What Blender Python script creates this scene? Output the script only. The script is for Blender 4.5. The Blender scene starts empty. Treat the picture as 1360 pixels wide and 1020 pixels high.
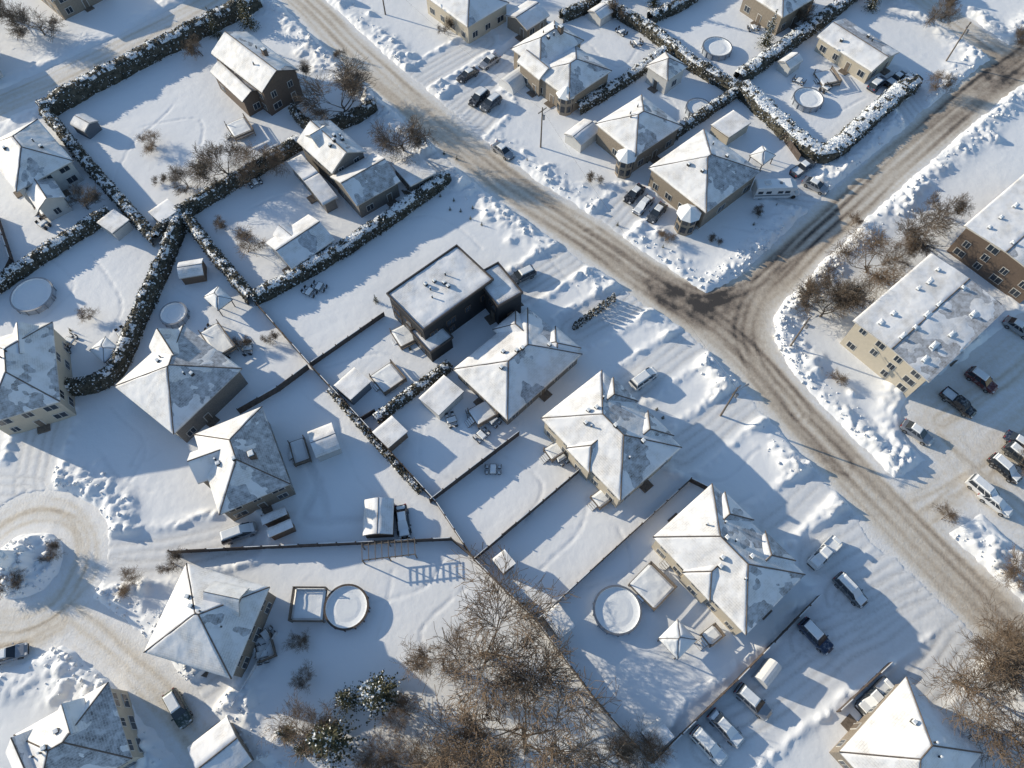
import bpy, math, random
import numpy as np
from mathutils import Vector
random.seed(7)
RS = np.random.RandomState(11)

# ------------------------------------------------------------------ survey
CAM_H = 100.0
PITCH = math.radians(62.6)
FOC = 944.0
def P(px, py, z=0.0):
    """map-sheet coordinate -> metres (real position at height z)"""
    u = (px-680.0)/FOC; v = (py-510.0)/FOC
    t = (CAM_H-z)/(math.sin(PITCH)+v*math.cos(PITCH))
    return np.array([u*t, (math.cos(PITCH)-v*math.sin(PITCH))*t, z])

SUN_EL = math.radians(17.5)
SH = math.radians(-23)          # direction shadows fall
sunxy = np.array([-math.cos(SH), -math.sin(SH)])

# ------------------------------------------------------------------ noise
TAB = RS.rand(512, 512)
def vn(x, y, s, seed=0):
    X = np.asarray(x)/s+seed*37.3+1000; Y = np.asarray(y)/s+seed*91.7+1000
    ix = np.floor(X).astype(int); iy = np.floor(Y).astype(int)
    fx = X-ix; fy = Y-iy
    fx = fx*fx*(3-2*fx); fy = fy*fy*(3-2*fy)
    a = TAB[ix % 512, iy % 512]; b = TAB[(ix+1) % 512, iy % 512]
    c = TAB[ix % 512, (iy+1) % 512]; d = TAB[(ix+1) % 512, (iy+1) % 512]
    return (a*(1-fx)+b*fx)*(1-fy)+(c*(1-fx)+d*fx)*fy
def fbm(x, y, s, seed=0, o=3):
    r = 0; a = 1; t = 0
    for i in range(o):
        r = r+a*vn(x, y, s/2**i, seed+i*5); t += a; a *= .5
    return r/t
def sst(a, b, x):
    t = np.clip((x-a)/(b-a), 0, 1); return t*t*(3-2*t)

# ------------------------------------------------------------------ materials
def newmat(name):
    m = bpy.data.materials.new(name); m.use_nodes = True
    nt = m.node_tree; b = nt.nodes['Principled BSDF']
    return m, nt, b
def node(nt, t, **k):
    n = nt.nodes.new(t)
    for a, v in k.items(): setattr(n, a, v)
    return n
def simple(name, col, rough=.6, var=.15, scale=3., metal=0., bump=0., bscale=20.):
    m, nt, b = newmat(name)
    b.inputs['Roughness'].default_value = rough; b.inputs['Metallic'].default_value = metal
    geo = node(nt, 'ShaderNodeNewGeometry')
    no = node(nt, 'ShaderNodeTexNoise'); no.inputs['Scale'].default_value = scale; no.inputs['Detail'].default_value = 4
    nt.links.new(geo.outputs['Position'], no.inputs['Vector'])
    r = node(nt, 'ShaderNodeValToRGB')
    r.color_ramp.elements[0].position = .3; r.color_ramp.elements[1].position = .7
    r.color_ramp.elements[0].color = (*[c*(1-var) for c in col], 1)
    r.color_ramp.elements[1].color = (*[min(1, c*(1+var)) for c in col], 1)
    nt.links.new(no.outputs['Fac'], r.inputs['Fac']); nt.links.new(r.outputs['Color'], b.inputs['Base Color'])
    if bump:
        n2 = node(nt, 'ShaderNodeTexNoise'); n2.inputs['Scale'].default_value = bscale; n2.inputs['Detail'].default_value = 3
        nt.links.new(geo.outputs['Position'], n2.inputs['Vector'])
        bp = node(nt, 'ShaderNodeBump'); bp.inputs['Strength'].default_value = bump; bp.inputs['Distance'].default_value = .1
        nt.links.new(n2.outputs['Fac'], bp.inputs['Height']); nt.links.new(bp.outputs['Normal'], b.inputs['Normal'])
    return m
def mix(nt, f, a, b):
    n = node(nt, 'ShaderNodeMix', data_type='RGBA')
    for s, v in ((n.inputs[0], f), (n.inputs[6], a), (n.inputs[7], b)):
        if hasattr(v, 'links'): nt.links.new(v, s)
        elif isinstance(v, (int, float)): s.default_value = v
        else: s.default_value = (*v, 1)
    return n.outputs[2]
def noise(nt, vec, scale, detail=4, rough=.5):
    n = node(nt, 'ShaderNodeTexNoise'); n.inputs['Scale'].default_value = scale
    n.inputs['Detail'].default_value = detail; n.inputs['Roughness'].default_value = rough
    nt.links.new(vec, n.inputs['Vector']); return n.outputs['Fac']
def maprange(nt, v, a, b, c=0., d=1.):
    n = node(nt, 'ShaderNodeMapRange'); nt.links.new(v, n.inputs[0])
    for i, k in enumerate((a, b, c, d)): n.inputs[i+1].default_value = k
    return n.outputs[0]
def math2(nt, op, a, b):
    n = node(nt, 'ShaderNodeMath', operation=op)
    for s, v in ((n.inputs[0], a), (n.inputs[1], b)):
        if hasattr(v, 'links'): nt.links.new(v, s)
        else: s.default_value = v
    return n.outputs[0]

def snow_ground_mat():
    m, nt, b = newmat('snow_ground'); b.inputs['Roughness'].default_value = .65
    g = node(nt, 'ShaderNodeNewGeometry').outputs['Position']
    at = node(nt, 'ShaderNodeAttribute'); at.attribute_name = 'pack'
    n1 = noise(nt, g, .12, 5); n2 = noise(nt, g, 2.2, 5, .65)
    c = mix(nt, n1, (.85, .875, .91), (.93, .94, .955))
    f = math2(nt, 'MULTIPLY', at.outputs['Fac'], maprange(nt, n2, .25, .7, .35, 1))
    c = mix(nt, f, c, (.54, .53, .52))
    nt.links.new(c, b.inputs['Base Color'])
    h = math2(nt, 'ADD', noise(nt, g, .7, 7, .6), math2(nt, 'MULTIPLY', noise(nt, g, 5., 3), .08))
    bp = node(nt, 'ShaderNodeBump'); bp.inputs['Strength'].default_value = .33; bp.inputs['Distance'].default_value = .2
    nt.links.new(h, bp.inputs['Height']); nt.links.new(bp.outputs['Normal'], b.inputs['Normal'])
    return m
def road_mat():
    m, nt, b = newmat('road_snowpack'); b.inputs['Roughness'].default_value = .6
    g = node(nt, 'ShaderNodeNewGeometry').outputs['Position']
    at = node(nt, 'ShaderNodeAttribute'); at.attribute_name = 'dirt'
    n = noise(nt, g, 1.3, 7, .75)
    f = math2(nt, 'ADD', at.outputs['Fac'], maprange(nt, n, .2, .8, -.2, .2))
    r = node(nt, 'ShaderNodeValToRGB'); e = r.color_ramp.elements
    e[0].position = 0; e[0].color = (.85, .845, .84, 1)
    e[1].position = 1; e[1].color = (.065, .056, .05, 1)
    for p, c in ((.3, (.72, .665, .585)), (.5, (.57, .495, .405)), (.75, (.33, .27, .215))):
        k = e.new(p); k.color = (*c, 1)
    nt.links.new(f, r.inputs['Fac']); nt.links.new(r.outputs['Color'], b.inputs['Base Color'])
    bp = node(nt, 'ShaderNodeBump'); bp.inputs['Strength'].default_value = .6; bp.inputs['Distance'].default_value = .1
    nt.links.new(noise(nt, g, 3., 5, .7), bp.inputs['Height']); nt.links.new(bp.outputs['Normal'], b.inputs['Normal'])
    return m
def rows(nt, uvout, c1, c2, mortar):
    br = node(nt, 'ShaderNodeTexBrick'); br.inputs['Scale'].default_value = 1.
    br.inputs['Brick Width'].default_value = .62; br.inputs['Row Height'].default_value = .3
    br.inputs['Mortar Size'].default_value = .045; br.inputs['Mortar Smooth'].default_value = .6
    br.inputs['Color1'].default_value = (*c1, 1); br.inputs['Color2'].default_value = (*c2, 1); br.inputs['Mortar'].default_value = (*mortar, 1)
    nt.links.new(uvout, br.inputs['Vector']); return br.outputs['Color']
def roofsnow_mat():
    m, nt, b = newmat('roof_snow'); b.inputs['Roughness'].default_value = .6
    g = node(nt, 'ShaderNodeNewGeometry').outputs['Position']
    c = mix(nt, noise(nt, g, .6, 5), (.84, .85, .88), (.92, .92, .93))
    uv = node(nt, 'ShaderNodeUVMap')
    rw = rows(nt, uv.outputs[0], (.78, .76, .74), (.70, .68, .66), (.54, .53, .52))
    c = mix(nt, maprange(nt, noise(nt, g, .35, 6, .65), .44, .66, 0, .95), c, rw)
    nt.links.new(c, b.inputs['Base Color'])
    bp = node(nt, 'ShaderNodeBump'); bp.inputs['Strength'].default_value = .35; bp.inputs['Distance'].default_value = .15
    nt.links.new(noise(nt, g, 1.1, 6, .6), bp.inputs['Height']); nt.links.new(bp.outputs['Normal'], b.inputs['Normal'])
    return m
def plain_snow():
    m, nt, b = newmat('snow_cap'); b.inputs['Roughness'].default_value = .6
    g = node(nt, 'ShaderNodeNewGeometry').outputs['Position']
    nt.links.new(mix(nt, noise(nt, g, 1.6, 5), (.80, .83, .87), (.90, .92, .93)), b.inputs['Base Color'])
    bp = node(nt, 'ShaderNodeBump'); bp.inputs['Strength'].default_value = .35; bp.inputs['Distance'].default_value = .12
    nt.links.new(noise(nt, g, 1.6, 5, .6), bp.inputs['Height']); nt.links.new(bp.outputs['Normal'], b.inputs['Normal'])
    return m
def shingle_mat(name, col):
    m, nt, b = newmat(name); b.inputs['Roughness'].default_value = .85
    uv = node(nt, 'ShaderNodeUVMap')
    rw = rows(nt, uv.outputs[0], col, [c*1.35 for c in col], (.38, .39, .41))
    g = node(nt, 'ShaderNodeNewGeometry').outputs['Position']
    f = maprange(nt, noise(nt, g, 1.1, 7, .7), .34, .62, .12, 1.)
    c = mix(nt, f, rw, (.62, .64, .68))
    nt.links.new(c, b.inputs['Base Color'])
    return m
def siding_mat(name, col, row=.22, brick=False):
    m, nt, b = newmat(name); b.inputs['Roughness'].default_value = .7
    tc = node(nt, 'ShaderNodeNewGeometry').outputs['Position']
    sx = node(nt, 'ShaderNodeSeparateXYZ'); nt.links.new(tc, sx.inputs[0])
    w = math2(nt, 'FRACT', math2(nt, 'DIVIDE', sx.outputs[2], row), 0)
    f = maprange(nt, w, .0, .25)
    c = mix(nt, noise(nt, tc, 1.3, 4), [k*.85 for k in col], [min(1, k*1.12) for k in col])
    c = mix(nt, f, [k*.6 for k in col], c)
    if brick: c = mix(nt, maprange(nt, noise(nt, tc, 7, 2), .4, .6), c, [k*.7 for k in col])
    nt.links.new(c, b.inputs['Base Color']); return m
def clump_mat(name, ca, cb, sc=1.5):
    m, nt, b = newmat(name); b.inputs['Roughness'].default_value = .8
    g = node(nt, 'ShaderNodeNewGeometry').outputs['Position']
    c = mix(nt, maprange(nt, noise(nt, g, sc, 4), .35, .65), ca, cb)
    nt.links.new(c, b.inputs['Base Color']); return m

M = {}
M['ground'] = snow_ground_mat(); M['road'] = road_mat(); M['rsnow'] = roofsnow_mat(); M['cap'] = plain_snow()
M['sh_grey'] = shingle_mat('shingle_grey', (.13, .13, .14))
M['sh_brown'] = shingle_mat('shingle_brown', (.15, .13, .11))
M['sh_dark'] = shingle_mat('shingle_dark', (.07, .07, .075))
M['ridge'] = simple('ridge_cap', (.12, .10, .09), .8, .3, 2)
M['fascia_w'] = simple('fascia_white', (.50, .48, .45), .5)
M['fascia_d'] = simple('fascia_dark', (.07, .06, .055), .5)
M['brick_tan'] = siding_mat('brick_tan', (.31, .265, .215), .25, True)
M['brick_grey'] = siding_mat('brick_grey', (.23, .215, .20), .25, True)
M['brick_brown'] = siding_mat('brick_brown', (.16, .12, .095), .25, True)
M['siding_cream'] = siding_mat('siding_cream', (.52, .47, .385))
M['siding_white'] = siding_mat('siding_white', (.58, .58, .57))
M['siding_black'] = siding_mat('siding_black', (.025, .027, .032))
M['siding_blue'] = siding_mat('siding_blue', (.13, .15, .18))
M['siding_wood'] = siding_mat('siding_wood', (.19, .13, .09))
M['frame'] = simple('window_frame', (.60, .60, .58), .5, .05)
M['glass'] = simple('window_glass', (.03, .04, .055), .08, .3, .4)
M['wood'] = simple('weathered_wood', (.17, .14, .115), .8, .3, 4)
M['fence'] = simple('fence_wood', (.09, .07, .06), .8, .35, 2)
M['metal'] = simple('galvanised_metal', (.30, .31, .33), .4, .1, 2, .6)
M['black'] = simple('black_plastic', (.03, .03, .032), .5)
M['rubber'] = simple('tyre_rubber', (.02, .02, .02), .8)
M['white'] = simple('white_vinyl', (.70, .71, .72), .4, .05)
M['poolwall'] = simple('pool_wall', (.36, .40, .46), .5)
M['bark'] = clump_mat('bark', (.11, .085, .065), (.20, .16, .125), 1.2)
M['bark2'] = clump_mat('bark_warm', (.16, .115, .08), (.27, .20, .14), 1.2)
M['leafd'] = clump_mat('cedar_foliage', (.035, .036, .027), (.11, .10, .075), 1.3)
M['spruce'] = clump_mat('spruce_foliage', (.03, .042, .024), (.11, .10, .05), 1.3)
M['plow'] = simple('plowed_snow', (.82, .84, .87), .7, .06, 1.5, bump=.6, bscale=3)
M['red'] = simple('red_lens', (.35, .02, .02), .3)
M['lens'] = simple('headlamp', (.7, .7, .7), .2)
PAINT = {}
def paint(n, c, metal=.4):
    m, nt, b = newmat('paint_'+n); b.inputs['Base Color'].default_value = (*c, 1)
    b.inputs['Metallic'].default_value = metal; b.inputs['Roughness'].default_value = .32
    b.inputs['Coat Weight'].default_value = .5
    g = node(nt, 'ShaderNodeNewGeometry').outputs['Position']
    f = maprange(nt, noise(nt, g, 2.5, 5, .7), .5, .72, 0, .75)
    nt.links.new(mix(nt, f, c, (.55, .55, .56)), b.inputs['Base Color']); PAINT[n] = m
for n, c, k in (('black', (.015, .016, .02), .3), ('grey', (.10, .11, .12), .5), ('silver', (.38, .39, .41), .6), ('white', (.68, .69, .70), 0),
             ('blue', (.03, .05, .10), .4), ('maroon', (.11, .02, .02), .3), ('green', (.05, .07, .055), .4)): paint(n, c, k)

# ------------------------------------------------------------------ mesh helpers
COL = bpy.context.scene.collection
def link(o, parent=None):
    COL.objects.link(o)
    if parent: o.parent = parent
    return o
def empty(name, loc):
    o = bpy.data.objects.new(name, None); o.location = loc; o.empty_display_size = .5; return link(o)
class MB:
    def __init__(s): s.v = []; s.f = []; s.m = []; s.uv = []
    def add(s, V, F, mat=0, uv=None):
        k = len(s.v); s.v += [tuple(map(float, p)) for p in V]
        for f in F:
            s.f.append(tuple(i+k for i in f)); s.m.append(mat)
            s.uv.append([uv[i] for i in f] if uv is not None else [(0, 0)]*len(f))
    def box(s, c, size, ax=(1, 0), mat=0, taper=1.):
        ax = np.array([ax[0], ax[1], 0.]); ay = np.array([-ax[1], ax[0], 0.]); az = np.array([0, 0, 1.]); c = np.array(c, float)
        V = []
        for z in (-.5, .5):
            k = 1. if z < 0 else taper
            for x, y in ((-.5, -.5), (.5, -.5), (.5, .5), (-.5, .5)):
                V.append(c+ax*x*size[0]*k+ay*y*size[1]*k+az*z*size[2])
        s.add(V, [(3, 2, 1, 0), (4, 5, 6, 7), (0, 1, 5, 4), (1, 2, 6, 5), (2, 3, 7, 6), (3, 0, 4, 7)], mat)
    def cyl(s, p0, p1, r0, r1, n=10, mat=0):
        p0 = np.array(p0, float); p1 = np.array(p1, float); d = p1-p0; d /= np.linalg.norm(d)+1e-9
        a = np.cross(d, [0, 0, 1.] if abs(d[2]) < .9 else [1., 0, 0]); a /= np.linalg.norm(a); b = np.cross(d, a)
        V = [p+(a*math.cos(2*math.pi*i/n)+b*math.sin(2*math.pi*i/n))*r for p, r in ((p0, r0), (p1, r1)) for i in range(n)]
        F = [(i, (i+1) % n, n+(i+1) % n, n+i) for i in range(n)]+[tuple(range(n))[::-1], tuple(range(n, 2*n))]
        s.add(V, F, mat)
    def obj(s, name, mats, parent=None, origin=None, smooth=False):
        o3 = np.array(origin if origin is not None else (0, 0, 0), float)
        me = bpy.data.meshes.new(name)
        me.from_pydata([tuple(np.array(p)-o3) for p in s.v], [], s.f)
        for mt in mats: me.materials.append(mt)
        me.polygons.foreach_set('material_index', s.m)
        uvl = me.uv_layers.new(name='UVMap')
        flat = [c for f in s.uv for p in f for c in p]
        uvl.data.foreach_set('uv', flat)
        if smooth: me.polygons.foreach_set('use_smooth', [True]*len(s.f))
        me.update()
        o = bpy.data.objects.new(name, me)
        if parent is None: o.location = tuple(o3)
        return link(o, parent)
def mesh_np(name, V, F, mats, mi=None, smooth=False):
    me = bpy.data.meshes.new(name); V = np.asarray(V, np.float32); F = np.asarray(F, np.int32); n, k = F.shape
    me.vertices.add(len(V)); me.vertices.foreach_set('co', V.ravel())
    me.loops.add(n*k); me.loops.foreach_set('vertex_index', F.ravel())
    me.polygons.add(n); me.polygons.foreach_set('loop_start', np.arange(0, n*k, k, dtype=np.int32))
    for mt in mats: me.materials.append(mt)
    if mi is not None: me.polygons.foreach_set('material_index', np.asarray(mi, np.int32))
    if smooth: me.polygons.foreach_set('use_smooth', np.ones(n, bool))
    me.update(calc_edges=True); return me
def rquads(C, S, flat=0.):
    n = len(C); a = RS.normal(size=(n, 3)); a[:, 2] *= (1-flat); a /= np.linalg.norm(a, axis=1)[:, None]
    r = RS.normal(size=(n, 3)); r[:, 2] *= (1-flat); b = np.cross(a, np.cross(a, r)); b /= np.linalg.norm(b, axis=1)[:, None]
    S = np.asarray(S)[:, None]
    V = np.stack([C-a*S-b*S*.6, C+a*S-b*S*.7, C+a*S*.8+b*S*.6, C-a*S*.7+b*S*.7], 1).reshape(-1, 3)
    return V, np.arange(n*4).reshape(n, 4)
def smooth_line(pts, step=1.5):
    pts = [np.array(p, float) for p in pts]
    if len(pts) < 3: return np.array(pts)
    Q = [2*pts[0]-pts[1]]+pts+[2*pts[-1]-pts[-2]]; out = []
    for i in range(1, len(Q)-2):
        a, b, c, d = Q[i-1:i+3]; n = max(2, int(np.linalg.norm(c-b)/step))
        for k in range(n):
            t = k/n; out.append(.5*((2*b)+(-a+c)*t+(2*a-5*b+4*c-d)*t*t+(-a+3*b-3*c+d)*t**3))
    out.append(pts[-1]); return np.array(out)
def G(l): return [P(*p)[:2] for p in l]
def pdist(X, Y, L):
    best = np.full(X.shape, 1e9); sd = np.zeros(X.shape); al = np.zeros(X.shape); acc = 0.
    for a, b in zip(L[:-1], L[1:]):
        d = b-a; l = np.hypot(*d)
        if l < 1e-6: continue
        d = d/l; t = np.clip((X-a[0])*d[0]+(Y-a[1])*d[1], 0, l)
        qx = X-a[0]-d[0]*t; qy = Y-a[1]-d[1]*t; r = np.hypot(qx, qy); k = r < best
        best = np.where(k, r, best); sd = np.where(k, np.sign(d[0]*qy-d[1]*qx)*r, sd); al = np.where(k, acc+t, al); acc += l
    return best, sd, al

# ------------------------------------------------------------------ roads
c0 = P(38, 750)[:2]
ring = [c0+7.8*np.array([math.cos(a), math.sin(a)]) for a in np.linspace(0, 2*math.pi, 40)]
ROADS = [
 (smooth_line(G([(230, -140), (320, -65), (400, 0), (460, 58), (540, 130), (620, 200), (690, 255), (790, 322), (870, 378), (930, 418), (985, 466), (1045, 534), (1120, 615), (1200, 698), (1290, 788), (1370, 865), (1470, 960)])), 4.3, .34),
 (smooth_line(G([(940, 420), (1005, 388), (1075, 320), (1150, 252), (1240, 172), (1310, 115), (1400, 48), (1500, -20)])), 4.2, .38),
 (smooth_line(G([(1100, -90), (1235, 5), (1325, 68), (1420, 130), (1560, 220)])), 3.6, .18),
 (smooth_line(G([(1045, 534), (1003, 470), (996, 420), (1025, 372), (1075, 320)])), 4.0, .38),
 (np.array(ring), 3.1, .14),
 (smooth_line(G([(90, 815), (165, 872), (240, 955), (315, 1040), (400, 1140)])), 3.2, .14),
 (smooth_line(G([(75, 825), (30, 845), (-50, 862), (-200, 880)])), 3.4, .14),
 (smooth_line(G([(-120, 190), (0, 140), (80, 105), (165, 62), (270, 8), (360, -50)])), 4.4, .10),
]
LOTS = [(smooth_line(G([(1190, 695), (1250, 655), (1330, 600), (1420, 530)])), 5., .16),
        (smooth_line(G([(1245, 575), (1290, 620), (1345, 668), (1420, 740)])), 5., .14),
        (smooth_line(G([(1250, 560), (1310, 520), (1400, 450)])), 6., .10)]
DRIVES = [([(690, 385), (745, 350), (790, 325)], 3), ([(765, 440), (860, 385)], 3), ([(835, 515), (930, 448)], 2.6), ([(905, 600), (1010, 520)], 2.8),
 ([(1020, 700), (1090, 640)], 2.4), ([(1085, 745), (1160, 690)], 3), ([(1120, 795), (1215, 735)], 3.4), ([(1075, 855), (1235, 765)], 3.6), ([(940, 990), (1080, 880), (1230, 790)], 4.2),
 ([(700, 62), (600, 145)], 3), ([(655, 140), (620, 175)], 3.2), ([(840, 268), (800, 308)], 3.5), ([(1040, 255), (1110, 272)], 3), ([(1185, 105), (1225, 165)], 3.2),
 ([(640, 55), (540, 115)], 3), ([(320, 712), (215, 738), (150, 745)], 3.2), ([(240, 745), (150, 752)], 2), ([(550, 235), (600, 205)], 2.6), ([(60, 560), (40, 640), (45, 680)], 3.4), ([(-60, 640), (40, 655)], 3.2),
 ([(1180, 955), (1300, 830)], 3.), ([(250, 935), (290, 905)], 2)]
PATHS = [[(405, 600), (425, 640), (440, 690)], [(425, 640), (400, 690), (480, 692)], [(650, 600), (725, 640), (700, 690)], [(190, 170), (260, 160), (265, 190)],
 [(200, 580), (175, 620), (215, 600)], [(450, 350), (520, 300), (590, 290), (640, 330)], [(700, 300), (760, 380), (800, 430)], [(820, 350), (880, 370)],
 [(1060, 500), (1130, 570), (1190, 620)], [(780, 660), (760, 720), (700, 780)], [(340, 900), (370, 860), (350, 820)], [(560, 560), (560, 620), (600, 640)],
 [(900, 620), (960, 640), (1010, 600)], [(1100, 880), (1150, 920), (1180, 900)], [(130, 600), (160, 640), (200, 650)], [(480, 800), (560, 780), (590, 740)], [(850, 880), (900, 920), (960, 900)],
 [(120, 340), (160, 400), (140, 450)], [(60, 340), (100, 380), (60, 420)], [(230, 380), (300, 420), (350, 470)], [(430, 490), (500, 470), (540, 480)], [(520, 520), (560, 500)], [(1040, 100), (1090, 150), (1150, 130)],
 [(880, 120), (900, 150), (880, 180)], [(780, 60), (820, 90), (850, 60)], [(960, 300), (1020, 310), (1060, 290)], [(640, 250), (700, 300), (740, 340)], [(330, 280), (380, 260), (420, 290)], [(150, 250), (170, 200), (230, 140)], [(620, 780), (560, 840), (600, 900)], [(750, 860), (800, 900), (780, 960)],
 [(400, 520), (450, 560), (480, 640), (540, 690)], [(150, 540), (190, 600), (150, 680)], [(1040, 430), (1090, 490), (1080, 540)], [(1100, 540), (1160, 560), (1200, 610)], [(940, 700), (1000, 660)], [(820, 700), (840, 760), (780, 780)], [(520, 760), (500, 850)]]

xs = np.concatenate([[-4000, -1500, -600, -300, -200, -150], np.arange(-128, 128.01, .3), [150, 200, 300, 600, 1500, 4000]])
ys = np.concatenate([[-4000, -1500, -600, -200, -80, -40], np.arange(-22, 166.01, .3), [190, 250, 400, 800, 2000, 5000]])
X, Y = np.meshgrid(xs, ys, indexing='ij')
inside = sst(0, 12, np.minimum(np.minimum(X+128, 128-X), np.minimum(Y+22, 166-Y)))
D = np.full(X.shape, 1e9); RID = np.zeros(X.shape, int); dirt = np.zeros(X.shape)
jq = P(960, 405); jfade = 1-.8*np.exp(-(np.hypot(X-jq[0], Y-jq[1])/10.)**4)
for i, (L, hw, base) in enumerate(ROADS+LOTS):
    d, s, a = pdist(X, Y, L); e = d-hw
    k = e < D; D = np.where(k, e, D); RID = np.where(k, i, RID)
    w = sst(.6, -1., e)
    st = vn(a/18., s/.45, 1, i+3)*.6+vn(a/7., s/.9, 1, i+9)*.4
    t = np.zeros(X.shape)
    if hw > 3.5 and i < 8:
        for o in (-2.5, -.95, .95, 2.5): t += np.exp(-((s-o+.9*(vn(a, a*0, 11, i)-.5))/.55)**2)
        amp = .24 if base > .25 else .16
        if i == 3: amp = 0
    else:
        for o in (-.8, .8): t += np.exp(-((s-o+1.6*(vn(a, a*0, 7, i)-.5))/.35)**2)
        for o in (-1.7, 0., ): t += .7*np.exp(-((s-o+2.2*(vn(a, a*0, 9, i+4)-.5))/.3)**2)
        amp = .2
    edge = np.exp(-((e+.5)/.8)**2)*.14
    val = base+(amp*t*(.3+st*1.2)+(st-.5)*(.36 if base > .25 else .24))*jfade-edge*1.2
    if i == 0: val += -.14*sst(60, 20, np.hypot(X-P(400, 0)[0], Y-P(400, 0)[1]))
    dirt = np.where(w > 0, np.maximum(dirt, val*w), dirt)
for px, py, r, s0 in ((925, 403, 5.5, .42), (880, 390, 4.5, .25), (965, 398, 4, .38), (985, 450, 3.5, .22), (1035, 355, 5, .16), (1320, 95, 9, .42), (1255, 155, 8, .2), (800, 332, 7, .06), (1350, 850, 12, .08)):
    q = P(px, py); dd = np.hypot(X-q[0], Y-q[1]); dirt += s0*np.exp(-(dd/r)**2)*(.35+1.3*fbm(X, Y, 1.6, 31))
for k, tl in enumerate(([(1120, 615), (1045, 534), (1003, 470), (996, 420), (1025, 372), (1075, 320), (1150, 252)], [(790, 318), (870, 370), (930, 398), (990, 385), (1045, 345), (1110, 290)], [(870, 385), (935, 425), (1000, 480), (1060, 550)])):
    L = smooth_line(G(tl)); d, s, a = pdist(X, Y, L)
    for o in (-.85, .85, 2.2): dirt += .18*np.exp(-((s-o+.8*(vn(a, a*0, 6, k)-.5))/.38)**2)*(.4+vn(a, s, 3, k))
DD = np.full(X.shape, 1e9); dtr = np.zeros(X.shape)
for i, (l, hw) in enumerate(DRIVES):
    L = np.array(G(l)); d, s, a = pdist(X, Y, L); DD = np.minimum(DD, d-hw)
    for o in (-2.1, -.75, .75, 2.1):
        if abs(o) < hw-.4: dtr = np.maximum(dtr, np.exp(-((s-o+1.*(vn(a, a*0, 5, i)-.5))/.28)**2)*(d < hw+.3)*(.5+.7*vn(a, s, 3, i)))
dn = D+.9*(fbm(X, Y, 3.0, 2)-.5)*2*.6+.35*(vn(X, Y, .8, 5)-.5)
ddn = DD+.8*(fbm(X, Y, 2.0, 8)-.5)
dm = sst(.7, -.5, ddn)
Z = .05+.26*(fbm(X, Y, 13., 1, 2)-.3)+.04*fbm(X, Y, 1.6, 12)
chunk = np.abs(fbm(X, Y, 1.5, 15, 3)-.5)*2
bankamp = (.2+1.5*np.clip(fbm(X, Y, 7., 21)-.28, 0, 1))*(.6+1.1*chunk)
bank = sst(0, 1.1, dn)*np.exp(-(np.maximum(dn-1.3, 0)/2.4)**2)
quiet = np.where(np.isin(RID, [7]), .5, 1.)
Z += bank*bankamp*1.25*quiet*(1-dm)
Z += .5*np.exp(-((ddn-1.0)/.7)**2)*(.2+1.3*chunk)*(1-dm)*(D > 0)*(DD < 6)
for k in range(260):     # plough heaps along the driveways and kerbs
    L, hw, _ = ROADS[random.choice([0, 0, 0, 0, 1, 4, 5])]
    j = random.randrange(len(L)-1); t = L[j+1]-L[j]; t = t/np.hypot(*t); sd = random.choice((-1, 1))
    off = hw+random.uniform(1.8, 5.5); q = L[j]+np.array([-t[1], t[0]])*off*sd; r = random.uniform(.5, 1.6)
    a0 = max(0, np.searchsorted(xs, q[0]-4)); a1 = np.searchsorted(xs, q[0]+4); b0 = max(0, np.searchsorted(ys, q[1]-4)); b1 = np.searchsorted(ys, q[1]+4)
    if a1 <= a0 or b1 <= b0: continue
    sl = (slice(a0, a1), slice(b0, b1)); rr = np.hypot(X[sl]-q[0], Y[sl]-q[1])
    Z[sl] += random.uniform(.3, .9)*np.exp(-(rr/r)**2)*(.4+1.2*chunk[sl])*(1-dm[sl])*(dn[sl] > .3)
Z = Z*(1-dm)+dm*(.05+.045*fbm(X, Y, .8, 44)-.05*dtr)
trail = np.zeros(X.shape)
for i, l in enumerate(PATHS):
    d, s, a = pdist(X, Y, smooth_line(G(l))+0)
    w, dep = (.65, 1.) if i < 2 else (.22, .55)
    wob = 1.6*(fbm(a, a*0+i*9, 7., i, 2)-.5)
    tt = np.exp(-((s+wob)/w)**4)*(d < 3)*dep
    trail = np.maximum(trail, tt*(.25+.85*(vn(a, s*.3, .5, i) if i > 1 else .6)))
Z -= .2*trail
island = np.exp(-(np.hypot(X-c0[0], Y-c0[1])/3.6)**4); Z += island*(.5+.9*fbm(X, Y, 2.2, 70))
rm = sst(.15, -.35, dn); Z = Z*(1-rm)+rm*(-.25)
Z = Z*inside
pack = np.clip(dm*(.3+.55*dtr)+.25*bank*vn(X, Y, 1.5, 60)*(RID < 4)+.35*trail, 0, 1)*inside
nx, ny = X.shape
V = np.stack([X, Y, Z], -1).reshape(-1, 3)
idx = np.arange(nx*ny).reshape(nx, ny)
F = np.stack([idx[:-1, :-1], idx[1:, :-1], idx[1:, 1:], idx[:-1, 1:]], -1).reshape(-1, 4)
me = mesh_np('snow_ground', V, F, [M['ground']], smooth=True)
at = me.attributes.new('pack', 'FLOAT', 'POINT'); at.data.foreach_set('value', pack.ravel().astype(np.float32))
link(bpy.data.objects.new('snow_ground', me))
def hgt(x, y):
    i = np.clip(np.searchsorted(xs, x), 0, nx-1); j = np.clip(np.searchsorted(ys, y), 0, ny-1); return Z[i, j]
cellD = D[:-1, :-1].ravel(); cid = RID[:-1, :-1].ravel()
ZR = .03+.05*(fbm(X, Y, 1.2, 50)-.5)
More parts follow.
